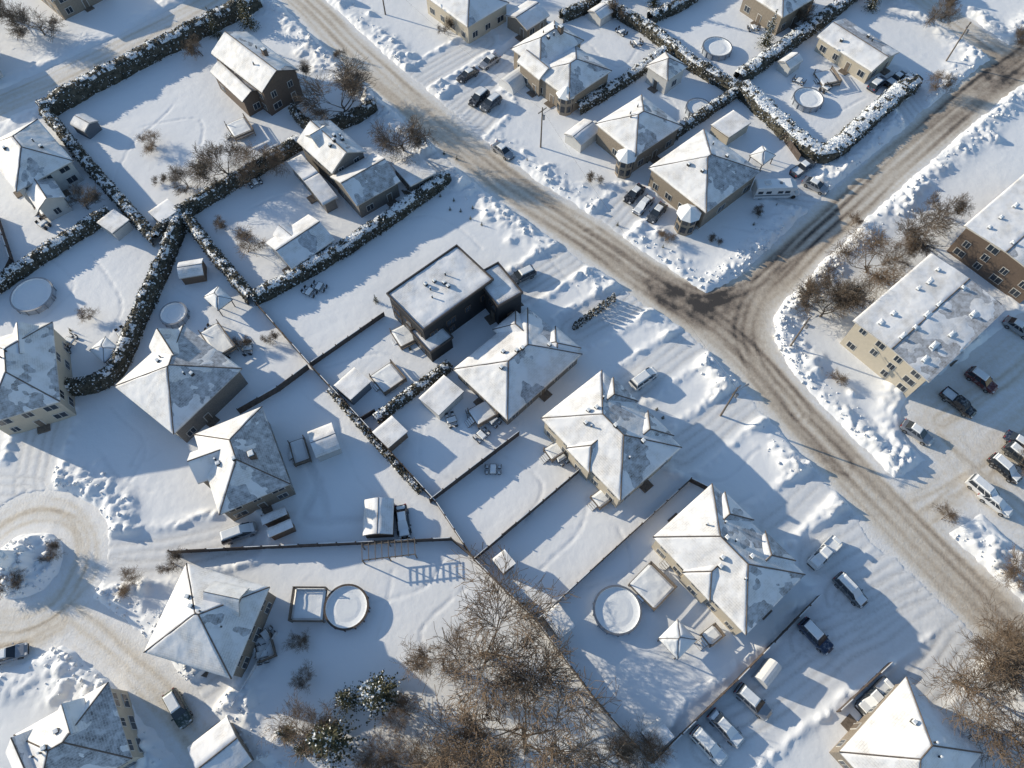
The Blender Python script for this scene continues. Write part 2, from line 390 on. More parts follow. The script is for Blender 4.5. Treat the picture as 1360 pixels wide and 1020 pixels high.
for grp, name in (([0, 3], 'road'), ([1], 'road'), ([2], 'road'), ([4, 5, 6], 'cul_de_sac_road'), ([7], 'road'), ([8, 9, 10], 'parking_lot')):
    sel = (cellD < 1.4) & np.isin(cid, grp) & (np.abs(V[F[:, 0], 0]) < 127.5) & (V[F[:, 0], 1] > -21.5) & (V[F[:, 0], 1] < 165)
    f = F[sel]
    if not len(f): continue
    u, inv = np.unique(f, return_inverse=True)
    v = V[u].copy(); v[:, 2] = ZR.ravel()[u]
    me = mesh_np(name, v, inv.reshape(-1, 4), [M['road']], smooth=True)
    at = me.attributes.new('dirt', 'FLOAT', 'POINT'); at.data.foreach_set('value', np.clip(dirt.ravel()[u], 0, 1.2).astype(np.float32))
    link(bpy.data.objects.new(name, me))
n = 2600; pts = []
for k in range(n):
    L, hw, _ = random.choice(ROADS[:2]+ROADS[:1]+ROADS[3:6])
    j = random.randrange(len(L)-1); t = L[j+1]-L[j]; t = t/np.hypot(*t); q = L[j]+t*random.uniform(0, 1.5)+np.array([-t[1], t[0]])*(hw+.1+abs(random.gauss(0, 1.9)))*random.choice((-1, 1))
    pts.append(q)
pts = np.array(pts)
ok = []
for i, q in enumerate(pts):
    a = min(nx-1, np.searchsorted(xs, q[0])); b = min(ny-1, np.searchsorted(ys, q[1]))
    if D[a, b] > .1 and DD[a, b] > .2: ok.append(i)
pts = pts[ok]; n = len(pts)
cube = np.array([(-1, -1, -1), (1, -1, -1), (1, 1, -1), (-1, 1, -1), (-1, -1, 1), (1, -1, 1), (1, 1, 1), (-1, 1, 1)])*.5
sz = RS.gamma(2, .09, n)+.08
Vc = (cube[None]*(1-.35*RS.rand(n, 8, 1))+RS.normal(0, .1, (n, 8, 3)))*sz[:, None, None]
a = RS.rand(n)*6.28; ca, sa = np.cos(a)[:, None], np.sin(a)[:, None]
Vc = np.stack([Vc[..., 0]*ca-Vc[..., 1]*sa, Vc[..., 0]*sa+Vc[..., 1]*ca, Vc[..., 2]], -1)
Vc[..., :2] += pts[:, None]; Vc[..., 2] += np.array([hgt(*q) for q in pts])[:, None]+sz[:, None]*.15
fc = np.array([(3, 2, 1, 0), (4, 5, 6, 7), (0, 1, 5, 4), (1, 2, 6, 5), (2, 3, 7, 6), (3, 0, 4, 7)])
me = mesh_np('snow_bank', Vc.reshape(-1, 3), (fc[None]+np.arange(n)[:, None, None]*8).reshape(-1, 4), [M['plow']], smooth=True)
link(bpy.data.objects.new('snow_bank', me))

# ------------------------------------------------------------------ buildings
def rect(q, z):
    A, B, C, Dp = [P(*p, z)[:2] for p in q]
    c = (A+B+C+Dp)/4; u = (B-A)+(C-Dp); u /= np.hypot(*u); w = (Dp-A)+(C-B); w /= np.hypot(*w)
    pw = np.array([-u[1], u[0]])
    if pw.dot(w) < 0: pw = -pw
    sgn = 1 if (u[0]*pw[1]-u[1]*pw[0]) > 0 else -1
    up = sgn*np.array([w[1], -w[0]]); u = u+up; u /= np.hypot(*u); pw = sgn*np.array([-u[1], u[0]])
    L = (np.hypot(*(B-A))+np.hypot(*(C-Dp)))/2; W = (np.hypot(*(Dp-A))+np.hypot(*(C-B)))/2
    return c, u, pw, L, W
def snow_patch(mb, p0, p1, p2, p3, base, amp, edges=(1, 1, 1), cell=.34, seed=0, mat=0):
    p0, p1, p2, p3 = [np.array(p, float) for p in (p0, p1, p2, p3)]
    wl = np.linalg.norm(p1-p0); sl = np.linalg.norm((p3+p2)/2-(p0+p1)/2)
    nu = max(2, int(wl/cell)); nv = max(2, int(sl/cell))
    U, Vv = np.meshgrid(np.linspace(0, 1, nu+1), np.linspace(0, 1, nv+1), indexing='ij')
    U3, V3 = U[..., None], Vv[..., None]
    Q = (p0*(1-U3)+p1*U3)*(1-V3)+(p3*(1-U3)+p2*U3)*V3
    wv = wl*(1-Vv)+np.linalg.norm(p2-p3)*Vv
    t = base+amp*(fbm(Q[..., 0], Q[..., 1], 3.2, 3+seed)-.5)*2+.06*(vn(Q[..., 0], Q[..., 1], .7, 9)-.5)
    e0 = np.minimum(U*wv if edges[0] else 9, (1-U)*wv if edges[1] else 9)
    dr = (1-Vv)*sl if edges[2] else np.full(U.shape, 9.)
    md = np.minimum(e0, dr)
    wdt = .12+.3*np.clip(fbm(Q[..., 0], Q[..., 1], 2.2, 40+seed)-.4, 0, 1)
    t = t-(t+.03)*np.exp(-(md/wdt)**2)
    t = np.minimum(t, .02+np.minimum(Vv*sl*.8, .5))
    Q[..., 2] += np.where(t > 0, t, t*.6-.015)
    lw = (U-.5)*wv; lh = Vv*sl
    row = Q[:, :1].copy(); row[..., 2] -= .12
    Q = np.concatenate([row, Q], 1); lw = np.concatenate([lw[:, :1], lw], 1); lh = np.concatenate([lh[:, :1]-.1, lh], 1); nv += 1
    k = len(mb.v); mb.v += [tuple(p) for p in Q.reshape(-1, 3)]
    for i in range(nu):
        for j in range(nv):
            a = k+i*(nv+1)+j; mb.f.append((a, a+nv+1, a+nv+2, a+1)); mb.m.append(mat)
            mb.uv.append([(lw[p], lh[p]) for p in ((i, j), (i+1, j), (i+1, j+1), (i, j+1))])
def slab(mb, poly, th, mt, ms):
    poly = [np.array(p, float) for p in poly]; n = len(poly)
    o = poly[0]; ex = poly[1]-o; ex = ex/np.linalg.norm(ex)
    nn = np.cross(poly[1]-poly[0], poly[-1]-poly[0]); nn /= np.linalg.norm(nn); ey = np.cross(nn, ex)
    uv = [(float((p-o).dot(ex)), float((p-o).dot(ey))) for p in poly]
    mb.add(poly, [tuple(range(n))], mt, uv)
    lo = [p-np.array([0, 0, th]) for p in poly]
    mb.add(poly+lo, [tuple(range(2*n-1, n-1, -1))]+[(i, i+n, (i+1) % n+n, (i+1) % n) for i in range(n)], ms)
def volume(w, r, s, win, q, e, rz, kind, ov=.45, storeys=None, baseth=.14, door=True, thin=1.):
    """w walls, r roof, s roof snow, win windows"""
    c, u, v, L, W = rect(q, e) if not isinstance(q, dict) else (q['c'], q['u'], q['v'], q['L'], q['W'])
    def T(x, y, z): return np.array([c[0]+u[0]*x+v[0]*y, c[1]+u[1]*x+v[1]*y, z])
    sd = random.randrange(50)
    l, wd = L/2-ov, W/2-ov
    hand = u[0]*v[1]-u[1]*v[0]
    big = min(L, W) > 4.5
    def patch(a, b, c2, d, edges):
        nn = np.cross(b-a, (d+c2)/2-(a+b)/2); nn /= np.linalg.norm(nn); nn *= np.sign(nn[2])
        n = nn[:2]/(np.hypot(*nn[:2])+1e-6); lee = -n.dot(sunxy)
        if not big or lee < .2: base, amp = baseth, .11
        else: base, amp = baseth-(.07+.07*random.random())*thin, .15
        snow_patch(s, a, b, c2, d, base, amp, edges, seed=sd)
    cap = lambda a, b: r.cyl(a+np.array([0, 0, .02]), b+np.array([0, 0, .02]), .09 if big else .04, .09 if big else .04, 4, 2)
    if kind == 'hip':
        if L >= W: rx, ry = max(.15, (L-W)/2), 0.
        else: rx, ry = 0., max(.15, (W-L)/2)
        k = [T(-L/2, -W/2, e), T(L/2, -W/2, e), T(L/2, W/2, e), T(-L/2, W/2, e)]
        if L >= W: R0, R1 = T(-rx, 0, rz), T(rx, 0, rz); fs = [(k[0], k[1], R1, R0), (k[1], k[2], R1), (k[2], k[3], R0, R1), (k[3], k[0], R0)]; hp = [(k[0], R0), (k[3], R0), (k[1], R1), (k[2], R1)]
        else: R0, R1 = T(0, -ry, rz), T(0, ry, rz); fs = [(k[0], k[1], R0), (k[1], k[2], R1, R0), (k[2], k[3], R1), (k[3], k[0], R0, R1)]; hp = [(k[0], R0), (k[1], R0), (k[2], R1), (k[3], R1)]
        for f in fs:
            slab(r, f if hand > 0 else (f[1], f[0])+tuple(f[2:][::-1]), .2, 0, 1)
            patch(f[0], f[1], f[2], f[3] if len(f) > 3 else f[2], (1, 1, 1))
        for a, b in hp+[(R0, R1)]: cap(a, b)
    elif kind in ('gable', 'gabley'):
        k = [T(-L/2, -W/2, e), T(L/2, -W/2, e), T(L/2, W/2, e), T(-L/2, W/2, e)]
        if kind == 'gable':
            R0, R1 = T(-L/2, 0, rz), T(L/2, 0, rz)
            fs = [(k[0], k[1], R1, R0), (k[2], k[3], R0, R1)]
            gv = [[T(x, -wd, e-.1), T(x, wd, e-.1), T(x, 0, rz-.3)] for x in (-l, l)]
        else:
            R0, R1 = T(0, -W/2, rz), T(0, W/2, rz)
            fs = [(k[1], k[2], R1, R0), (k[3], k[0], R0, R1)]
            gv = [[T(-l, y, e-.1), T(l, y, e-.1), T(0, y, rz-.3)] for y in (-wd, wd)]
        for f in fs:
            slab(r, f if hand > 0 else (f[1], f[0])+tuple(f[2:][::-1]), .2, 0, 1); patch(*f, (0, 0, 1))
        for g in gv: w.add(g, [(0, 1, 2)], 0)
        cap(R0, R1)
    elif kind == 'mono':
        k = [T(-L/2, -W/2, e), T(L/2, -W/2, e), T(L/2, W/2, rz), T(-L/2, W/2, rz)]
        slab(r, k if hand > 0 else [k[1], k[0], k[3], k[2]], .16, 0, 1)
        snow_patch(s, *k, .17, .07, (0, 0, 0), seed=sd)
        for a, b in ((k[3], k[0]), (k[1], k[2]), (k[2], k[3])):   # snow edges
            s.add([a-[0, 0, .02], b-[0, 0, .02], b+[0, 0, .17], a+[0, 0, .17]], [(0, 1, 2, 3)], 0)
    else:
        k = [T(-L/2, -W/2, e-.25), T(L/2, -W/2, e-.25), T(L/2, W/2, e-.25), T(-L/2, W/2, e-.25)]
        slab(r, k if hand > 0 else [k[1], k[0], k[3], k[2]], .2, 0, 1)
        snow_patch(s, k[0], k[1], k[2], k[3], .14, .15, (1, 1, 1), seed=sd)
        for x, y, sx, sy in ((0, -W/2, L+.2, .2), (0, W/2, L+.2, .2), (-L/2, 0, .2, W-.2), (L/2, 0, .2, W-.2)):
            r.box(T(x, y, e-.14), (sx, sy, .5), u, 1)
    tz = e-.06 if kind != 'flat' else e-.4
    w.box(T(0, 0, (tz-.5)/2), (2*l, 2*wd, tz+.5), u, 0)
    ns = storeys or max(1, int(round(e/2.75)))
    for (p, dx, ln, nrm) in ((T(0, -wd, 0), u, 2*l, -v), (T(0, wd, 0), u, 2*l, v), (T(-l, 0, 0), v, 2*wd, -u), (T(l, 0, 0), v, 2*wd, u)):
        cnt = int(ln/2.9)
        if win is None: continue
        for st in range(ns):
            zc = 1.55+(2.6 if ns < 3 else 2.2)*st
            if zc+.7 > tz: continue
            for i in range(cnt):
                if random.random() < .12: continue
                x = (i+.5)/cnt*ln-ln/2; ww = random.choice((1.0, 1.3, 1.7)); hh = 1.2
                ctr = p[:2]+dx*x
                if door and st == 0 and i == cnt//2 and random.random() < .6:
                    win.box((*(ctr), 1.1), (1.1, .14, 2.2), dx, 0); win.box((*(ctr), 1.1), (.85, .2, 2.0), dx, 2)
                    win.box((*(ctr+nrm*.6), .12), (1.8, 1.2, .4), dx, 2); continue
                win.box((*ctr, zc), (ww+.18, .14, hh+.18), dx, 0); win.box((*ctr, zc), (ww, .2, hh), dx, 1)
                win.box((*ctr, zc), (.06, .24, hh), dx, 0)
    return dict(c=c, u=u, v=v, L=L, W=W, e=e, r=rz, T=T, kind=kind)
def roof_z(h, x, y):
    if h['kind'] == 'hip':
        s = (h['r']-h['e'])/(min(h['L'], h['W'])/2); return h['e']+s*min(h['L']/2-abs(x), h['W']/2-abs(y))
    if h['kind'] == 'gable': return h['r']-(h['r']-h['e'])*abs(y)/(h['W']/2)
    if h['kind'] == 'gabley': return h['r']-(h['r']-h['e'])*abs(x)/(h['L']/2)
    return h['e']-.2
def building(name, vols, wall='brick_tan', roof='sh_grey', fascia='fascia_w', vents=3, chimney=False, windows=True, frame='frame'):
    w, r, s, wi = MB(), MB(), MB(), MB(); hs = []
    for vv in vols:
        kw = vv[4] if len(vv) > 4 else {}
        hs.append(volume(w, r, s, wi if windows else None, vv[0], vv[1], vv[2], vv[3], **kw))
    h = hs[0]; o = (h['c'][0], h['c'][1], 0); E = empty(name, o)
    w.obj('walls', [M[wall]], E, o); r.obj('roof', [M[roof], M[fascia], M['ridge']], E, o); s.obj('roof_snow', [M['rsnow']], E, o, True)
    if wi.f: wi.obj('windows_and_doors', [M[frame], M['glass'], M['wood']], E, o)
    if vents:
        b = MB()
        for k in range(vents):
            x = random.uniform(-.3, .3)*h['L']; y = random.uniform(-.22, .22)*h['W']; z = roof_z(h, x, y)
            if random.random() < .5: b.box(h['T'](x, y, z+.25), (.5, .5, .7), h['u'], 0); b.box(h['T'](x, y, z+.68), (.56, .56, .16), h['u'], 1, .7)
            else: b.cyl(h['T'](x, y, z-.1), h['T'](x, y, z+.75), .12, .12, 8, 0); b.cyl(h['T'](x, y, z+.75), h['T'](x, y, z+.85), .16, .12, 8, 1)
        if chimney:
            x, y = .2*h['L'], .12*h['W']; z = roof_z(h, x, y)
            b.box(h['T'](x, y, z+.4), (.8, .9, 1.8), h['u'], 2); b.box(h['T'](x, y, z+1.36), (.95, 1.05, .12), h['u'], 0); b.box(h['T'](x, y, z+1.48), (.8, .9, .12), h['u'], 1, .8)
        b.obj('roof_vents', [M['black'], M['cap'], M['brick_brown']], E, o)
    h['E'] = E
    return h
def sub(h, x0, x1, y0, y1):
    return dict(c=h['T']((x0+x1)/2, (y0+y1)/2, 0)[:2], u=h['u'], v=h['v'], L=x1-x0, W=y1-y0)
def framed(q, e):
    c, u, v, L, W = rect(q, e)
    return dict(c=c, u=u, v=v, L=L, W=W, T=lambda x, y, z: np.array([c[0]+u[0]*x+v[0]*y, c[1]+u[1]*x+v[1]*y, z]))

building('brown_brick_house', [([(284, 70), (327, 42), (397, 92), (345, 125)], 6.2, 8.6, 'gabley'), ([(286, 92), (312, 78), (345, 118), (318, 142)], 4.2, 5.4, 'gabley')], 'brick_brown', 'sh_brown', 'fascia_d', 3, True)
building('brick_house', [([(397, 186), (440, 160), (484, 200), (440, 234)], 5.2, 7.6, 'gabley'), ([(440, 232), (494, 206), (534, 238), (472, 276)], 4., 6., 'gable'), ([(382, 214), (402, 204), (446, 262), (428, 274)], 3., 3.6, 'gable'), ([(520, 217), (552, 204), (580, 230), (545, 252)], 2.8, 3.2, 'mono'), ([(405, 180), (425, 168), (445, 186), (425, 200)], 6., 7.8, 'gable')], 'brick_grey', 'sh_brown', 'fascia_w', 5)
building('garage', [([(356, 322), (404, 287), (452, 318), (382, 356)], 2.8, 4.2, 'gable'), ([(362, 312), (384, 297), (405, 314), (384, 332)], 2.9, 4.0, 'gabley')], 'siding_white', vents=0)
building('modern_black_house', [([(513, 393), (607, 323), (655, 374), (562, 434)], 7., 7., 'flat', dict(ov=.15)), ([(545, 438), (575, 420), (600, 446), (572, 470)], 3.6, 3.6, 'flat', dict(ov=.12)), ([(632, 366), (662, 347), (692, 388), (660, 408)], 6.2, 6.2, 'flat', dict(ov=.12))], 'siding_black', 'sh_dark', 'fascia_d', 8, frame='siding_wood')
f4 = framed([(600, 487), (700, 414), (778, 468), (672, 558)], 3.2)
building('bungalow_house', [([(600, 487), (700, 414), (778, 468), (672, 558)], 3.2, 6.0, 'hip'), (sub(f4, 1.2, 6.4, -f4['W']/2-1., 1), 3.15, 4.9, 'hip'), (sub(f4, f4['L']/2-4.8, f4['L']/2+.7, -.5, f4['W']/2-.9), 3.15, 4.7, 'hip')], 'brick_grey', 'sh_dark', 'fascia_w', 5)
def duplex(q, wall):
    f = framed(q, 5.3); L, W = f['L'], f['W']
    return building('semi_detached_house', [(q, 5.3, 8.2, 'hip'), (sub(f, -L*.38, -L*.06, -W/2-.5, 0), 5.25, 7.0, 'hip'), (sub(f, L*.06, L*.38, -W/2-.5, 0), 5.25, 7.0, 'hip'), (sub(f, -L*.15, L*.15, 0, W/2+.4), 5.2, 6.9, 'hip')], wall, 'sh_brown', 'fascia_w', 8)
duplex([(798, 492), (905, 592), (822, 670), (722, 553)], 'siding_cream')
duplex([(945, 643), (1070, 762), (990, 845), (868, 712)], 'siding_cream')
building('brick_house', [([(1207, 905), (1312, 1005), (1215, 1095), (1105, 1000)], 4.8, 8.4, 'hip')], 'brick_tan', 'sh_grey', 'fascia_w', 3)
building('brick_house', [([(248, 427), (314, 492), (235, 577), (150, 515)], 4.9, 8.6, 'hip', dict(thin=1.3)), ([(205, 462), (240, 435), (262, 470), (215, 500)], 5.0, 8.0, 'gabley')], 'brick_grey', 'sh_grey', 'fascia_w', 4)
building('brick_house', [([(262, 575), (346, 541), (387, 640), (287, 688)], 5.1, 8.6, 'hip', dict(thin=1.3)), ([(254, 600), (300, 585), (318, 625), (262, 640)], 4.9, 7.4, 'gable')], 'brick_tan', 'sh_grey', 'fascia_w', 4, True)
building('brick_house', [([(243, 746), (362, 782), (303, 900), (196, 868)], 5.1, 8.8, 'hip'), ([(285, 770), (330, 782), (318, 820), (272, 808)], 6.5, 8.5, 'gable')], 'brick_tan', 'sh_brown', 'fascia_w', 4)
building('cream_stucco_house', [([(12, 972), (142, 915), (180, 1008), (50, 1078)], 5.6, 9.2, 'hip'), ([(5, 1000), (60, 965), (100, 1030), (40, 1070)], 5.0, 8., 'gabley'), ([(75, 945), (110, 930), (125, 965), (90, 985)], 6.8, 8.8, 'gabley')], 'siding_cream', 'sh_dark', 'fascia_w', 4)
building('garage', [([(246, 992), (300, 955), (338, 1010), (282, 1050)], 2.9, 3.8, 'gable')], 'brick_tan', vents=0)
building('cream_stucco_house', [([(-30, 455), (66, 430), (84, 535), (-18, 560)], 5.6, 9., 'hip'), ([(15, 445), (55, 435), (60, 475), (22, 485)], 5.6, 8.2, 'gabley')], 'siding_cream', 'sh_brown', 'fascia_w', 3)
building('white_house', [([(-25, 195), (50, 160), (98, 212), (22, 256)], 5., 8., 'hip'), ([(25, 232), (62, 214), (80, 262), (48, 285)], 3.6, 5.2, 'gabley')], 'siding_white', 'sh_grey', 'fascia_w', 3)
building('brick_house', [([(562, -8), (618, -38), (674, 3), (622, 38)], 4.4, 6.6, 'hip')], 'siding_cream', 'sh_grey', 'fascia_w', 3)
building('garage', [([(672, 20), (700, 0), (728, 20), (700, 42)], 3., 4.2, 'gable')], 'brick_tan', vents=0)
building('brick_house', [([(683, 66), (735, 24), (772, 54), (718, 94)], 5., 7.6, 'hip'), ([(706, 96), (764, 62), (816, 94), (755, 130)], 4.6, 7.0, 'hip'), ([(690, 82), (712, 66), (738, 92), (715, 108)], 4.7, 6.2, 'gabley')], 'brick_tan', 'sh_grey', 'fascia_w', 4, True)
building('brick_house', [([(795, 162), (850, 127), (906, 164), (842, 212)], 4.8, 7.6, 'hip')], 'brick_tan', 'sh_brown', 'fascia_w', 3)
building('coach_house', [([(858, 88), (884, 68), (913, 88), (887, 108)], 4., 5.8, 'hip')], 'siding_white', 'sh_grey', 'fascia_w', 0)
building('brick_house', [([(865, 222), (934, 170), (1008, 226), (938, 286)], 4.9, 8.2, 'hip')], 'brick_tan', 'sh_grey', 'fascia_w', 4)
building('bungalow_house', [([(1087, 47), (1122, 25), (1194, 68), (1157, 98)], 3.4, 4.6, 'gabley')], 'siding_cream', 'sh_grey', 'fascia_w', 3)
building('brick_house', [([(985, -12), (1035, -40), (1088, -5), (1040, 22)], 4.8, 7.2, 'hip')], 'brick_tan', 'sh_grey', 'fascia_w', 2)
def turret(px, py, r, e, top):
    o = P(px, py, e); w = MB(); w.cyl((o[0], o[1], -.4), (o[0], o[1], e), r, r, 8, 0); w.cyl((o[0], o[1], e), (o[0], o[1], top), r+.4, .05, 8, 1)
    for k in range(8):
        a = 2*math.pi*(k+.5)/8; d = (-math.sin(a), math.cos(a))
        for z in (1.5, 3.6):
            if z < e-.5: w.box((o[0]+math.cos(a)*r*.94, o[1]+math.sin(a)*r*.94, z), (r*.5, .14, 1.3), d, 2)
    w.obj('bay_turret', [M['brick_tan'], M['cap'], M['glass']], None, (o[0], o[1], 0))
turret(832, 207, 1.6, 4.4, 5.8); turret(752, 124, 1.6, 4.2, 5.8); turret(915, 283, 1.8, 4.2, 5.6)
def apt(q, wall, nx_=6, ny_=3, e=6.9):
    h = building('apartment_building', [(q, e, e+.5, 'gable', dict(ov=.5, storeys=3, baseth=.085, thin=.9))], wall, 'sh_brown', 'fascia_w', 0)
    b = MB()
    for i in range(nx_):
        for j in range(ny_):
            if random.random() < .15: continue
            x = ((i+.5)/nx_-.5)*h['L']*.92+random.uniform(-.6, .6); y = ((j+.5)/ny_-.5)*h['W']*.86+random.uniform(-.4, .4); z = roof_z(h, x, y)
            b.box(h['T'](x, y, z+.15), (.4, .4, .6), h['u'], 0); b.box(h['T'](x, y, z+.5), (.5, .5, .16), h['u'], 1, .6)
            L2 = random.uniform(1.2, 2.4); b.box(h['T'](x+L2*.3, y, z+.1), (L2, random.uniform(.6, 1.1), .26), h['u'], 1, .3)
    for j in range(4):
        for st in range(3):
            y = ((j+.5)/4-.5)*h['W']*.9; b.box(h['T'](h['L']/2+.25, y, .9+2.2*st), (1.4, 2.6, .15), h['u'], 2); b.box(h['T'](h['L']/2+.9, y, 1.4+2.2*st), (.08, 2.6, .9), h['u'], 0)
    o = (h['c'][0], h['c'][1], 0); b.obj('roof_vents_and_balconies', [M['metal'], M['cap'], M['wood']], h['E'], o)
apt([(1133, 425), (1235, 338), (1340, 410), (1232, 507)], 'siding_cream')
apt([(1278, 300), (1380, 215), (1490, 285), (1390, 375)], 'brick_brown')
for q, wl in (([(-140, 300), (-60, 270), (-20, 335), (-100, 370)], 'brick_tan'),
           ([(-120, 60), (-50, 30), (-10, 75), (-80, 110)], 'siding_white'), ([(10, -50), (80, -80), (130, -35), (70, 5)], 'brick_tan'), ([(440, -90), (500, -120), (550, -80), (490, -50)], 'brick_grey'), ([(150, -75), (225, -105), (275, -60), (210, -30)], 'siding_cream'),
           ([(760, -70), (820, -100), (880, -60), (815, -30)], 'brick_tan'), ([(1400, 960), (1500, 900), (1590, 990), (1480, 1070)], 'brick_tan'), ([(440, 1100), (540, 1060), (600, 1150), (500, 1200)], 'brick_grey'),
           ([(1420, 20), (1480, -15), (1550, 30), (1490, 70)], 'siding_cream'), ([(1120, -60), (1170, -90), (1220, -50), (1170, -20)], 'brick_tan')):
    building('brick_house', [(q, 5., 8., 'hip')], wl, 'sh_grey', 'fascia_w', 2)

def shed(q, e=2.3, r=2.9, kind='gable', wall='siding_white', name='garden_shed', roof='sh_grey'):
    building(name, [(q, e, r, kind, dict(ov=.18, door=True))], wall, roof, 'fascia_d' if kind == 'mono' else 'fascia_w', 0)
def gazebo(q, e=2.3, r=3.3):
    r_, s_ = MB(), MB(); c, u, v, L, W = rect(q, e)
    h = volume(MB(), r_, s_, None, q, e, r, 'hip', .2)
    T = h['T']
    for x in (-L/2+.25, L/2-.25):
        for y in (-W/2+.25, W/2-.25): r_.box(T(x, y, e/2-.1), (.14, .14, e), u, 1)
    o = (c[0], c[1], 0); E = empty('gazebo', o); r_.obj('frame_and_roof', [M['sh_dark'], M['fascia_d'], M['ridge']], E, o); s_.obj('roof_snow', [M['cap']], E, o, True)
for q, k, wl in (([(557, 530), (588, 497), (617, 522), (582, 552)], 'mono', 'siding_white'), ([(444, 512), (470, 487), (492, 508), (466, 533)], 'mono', 'siding_blue'), ([(495, 574), (520, 551), (541, 574), (516, 597)], 'mono', 'siding_wood'),
              ([(408, 575), (440, 560), (453, 597), (420, 607)], 'gable', 'siding_white'), ([(484, 664), (523, 662), (522, 710), (482, 711)], 'gabley', 'siding_wood'), ([(720, 815), (741, 803), (765, 830), (743, 850)], 'mono', 'siding_white'),
              ([(850, 970), (875, 955), (896, 977), (872, 1000)], 'mono', 'siding_white'), ([(236, 347), (268, 345), (272, 366), (240, 368)], 'gable', 'siding_wood'), ([(128, 295), (150, 278), (173, 293), (150, 312)], 'mono', 'siding_white'),
              ([(97, 164), (112, 148), (126, 161), (112, 178)], 'gabley', 'siding_blue'), ([(945, 165), (973, 147), (996, 163), (968, 186)], 'mono', 'siding_cream'), ([(1036, 82), (1050, 68), (1064, 80), (1050, 94)], 'gable', 'siding_white'),
              ([(783, 14), (797, 3), (812, 15), (798, 28)], 'gable', 'siding_white'), ([(750, 178), (775, 157), (797, 173), (772, 194)], 'gable', 'siding_white'), ([(196, 282), (222, 264), (240, 280), (214, 297)], 'mono', 'siding_white'),
              ([(652, 742), (670, 731), (685, 748), (669, 762)], 'mono', 'siding_wood'), ([(345, 685), (378, 673), (383, 684), (350, 697)], 'mono', 'siding_wood'), ([(353, 701), (386, 690), (391, 701), (358, 714)], 'mono', 'siding_wood')):
    if k == 'mono': shed(q, 2.25, 2.45, 'mono', wl)
    else: shed(q, 2.2, 3.0, k, wl)
gazebo([(874, 848), (900, 822), (926, 850), (900, 876)]); gazebo([(270, 394), (290, 380), (309, 397), (289, 413)]); gazebo([(996, 206), (1012, 193), (1030, 206), (1013, 220)]); gazebo([(118, 465), (140, 447), (160, 463), (138, 482)], 2.2, 3.)
def shelter(q, name='car_shelter'):
    c, u, v, L, W = rect(q, 1.2); w = MB(); n = 10; V = []
    for x in (-L/2, -L/4, 0, L/4, L/2):
        for i in range(n+1):
            a = math.pi*i/n; V.append((c[0]+u[0]*x+v[0]*math.cos(a)*W/2, c[1]+u[1]*x+v[1]*math.cos(a)*W/2, 2.4*math.sin(a)**.7+.02*math.sin(x*3)))
    Fq = [(j*(n+1)+i, j*(n+1)+i+1, (j+1)*(n+1)+i+1, (j+1)*(n+1)+i) for j in range(4) for i in range(n)]+[tuple(range(n+1)), tuple(range(4*(n+1), 5*(n+1)))[::-1]]
    w.add(V, Fq, 0); w.box((c[0]+u[0]*(L/2+.03), c[1]+u[1]*(L/2+.03), .95), (.05, W*.5, 1.8), u, 1)
    w.obj(name, [M['white'], M['metal']], None, (c[0], c[1], 0))
shelter([(664, 108), (690, 86), (708, 100), (682, 122)]); shelter([(1000, 898), (1020, 874), (1040, 890), (1019, 914)]); shelter([(765, 180), (785, 162), (797, 172), (777, 190)])

def pool(px, py, r, h=1.25, rim=1):
    o = P(px, py, h); n = 40; w = MB()
    prof = [(r, -.3, 0), (r, h, 0), (r+.1, h, 1), (r+.1, h+.08, 1), (r-.18, h+.08, 1), (r-.2, h-.22, 2), (r-1.0, h-.3, 2), (r*.5, h-.25, 2), (.01, h-.25, 2)]
    V = [(o[0]+a*math.cos(2*math.pi*i/n), o[1]+a*math.sin(2*math.pi*i/n), b) for a, b, _ in prof for i in range(n)]
    for j in range(len(prof)-1):
        w.add([V[(j+jj)*n+i] for jj in (0, 1) for i in range(n)], [(i, (i+1) % n, n+(i+1) % n, n+i) for i in range(n)], prof[j+1][2])
    for i in range(0, n, 3):
        a = 2*math.pi*i/n; w.box((o[0]+(r+.06)*math.cos(a), o[1]+(r+.06)*math.sin(a), h/2), (.12, .14, h), (math.cos(a), math.sin(a)), 1)
    w.obj('round_pool', [M['poolwall'], M['metal'] if rim else M['fence'], M['cap']], None, (o[0], o[1], 0))
pool(820, 810, 3.2); pool(953, 62, 3.0); pool(1074, 130, 2.9); pool(928, 142, 2.4); pool(42, 391, 3.4); pool(230, 416, 2.2); pool(460, 806, 2.95, 1.2, 0)

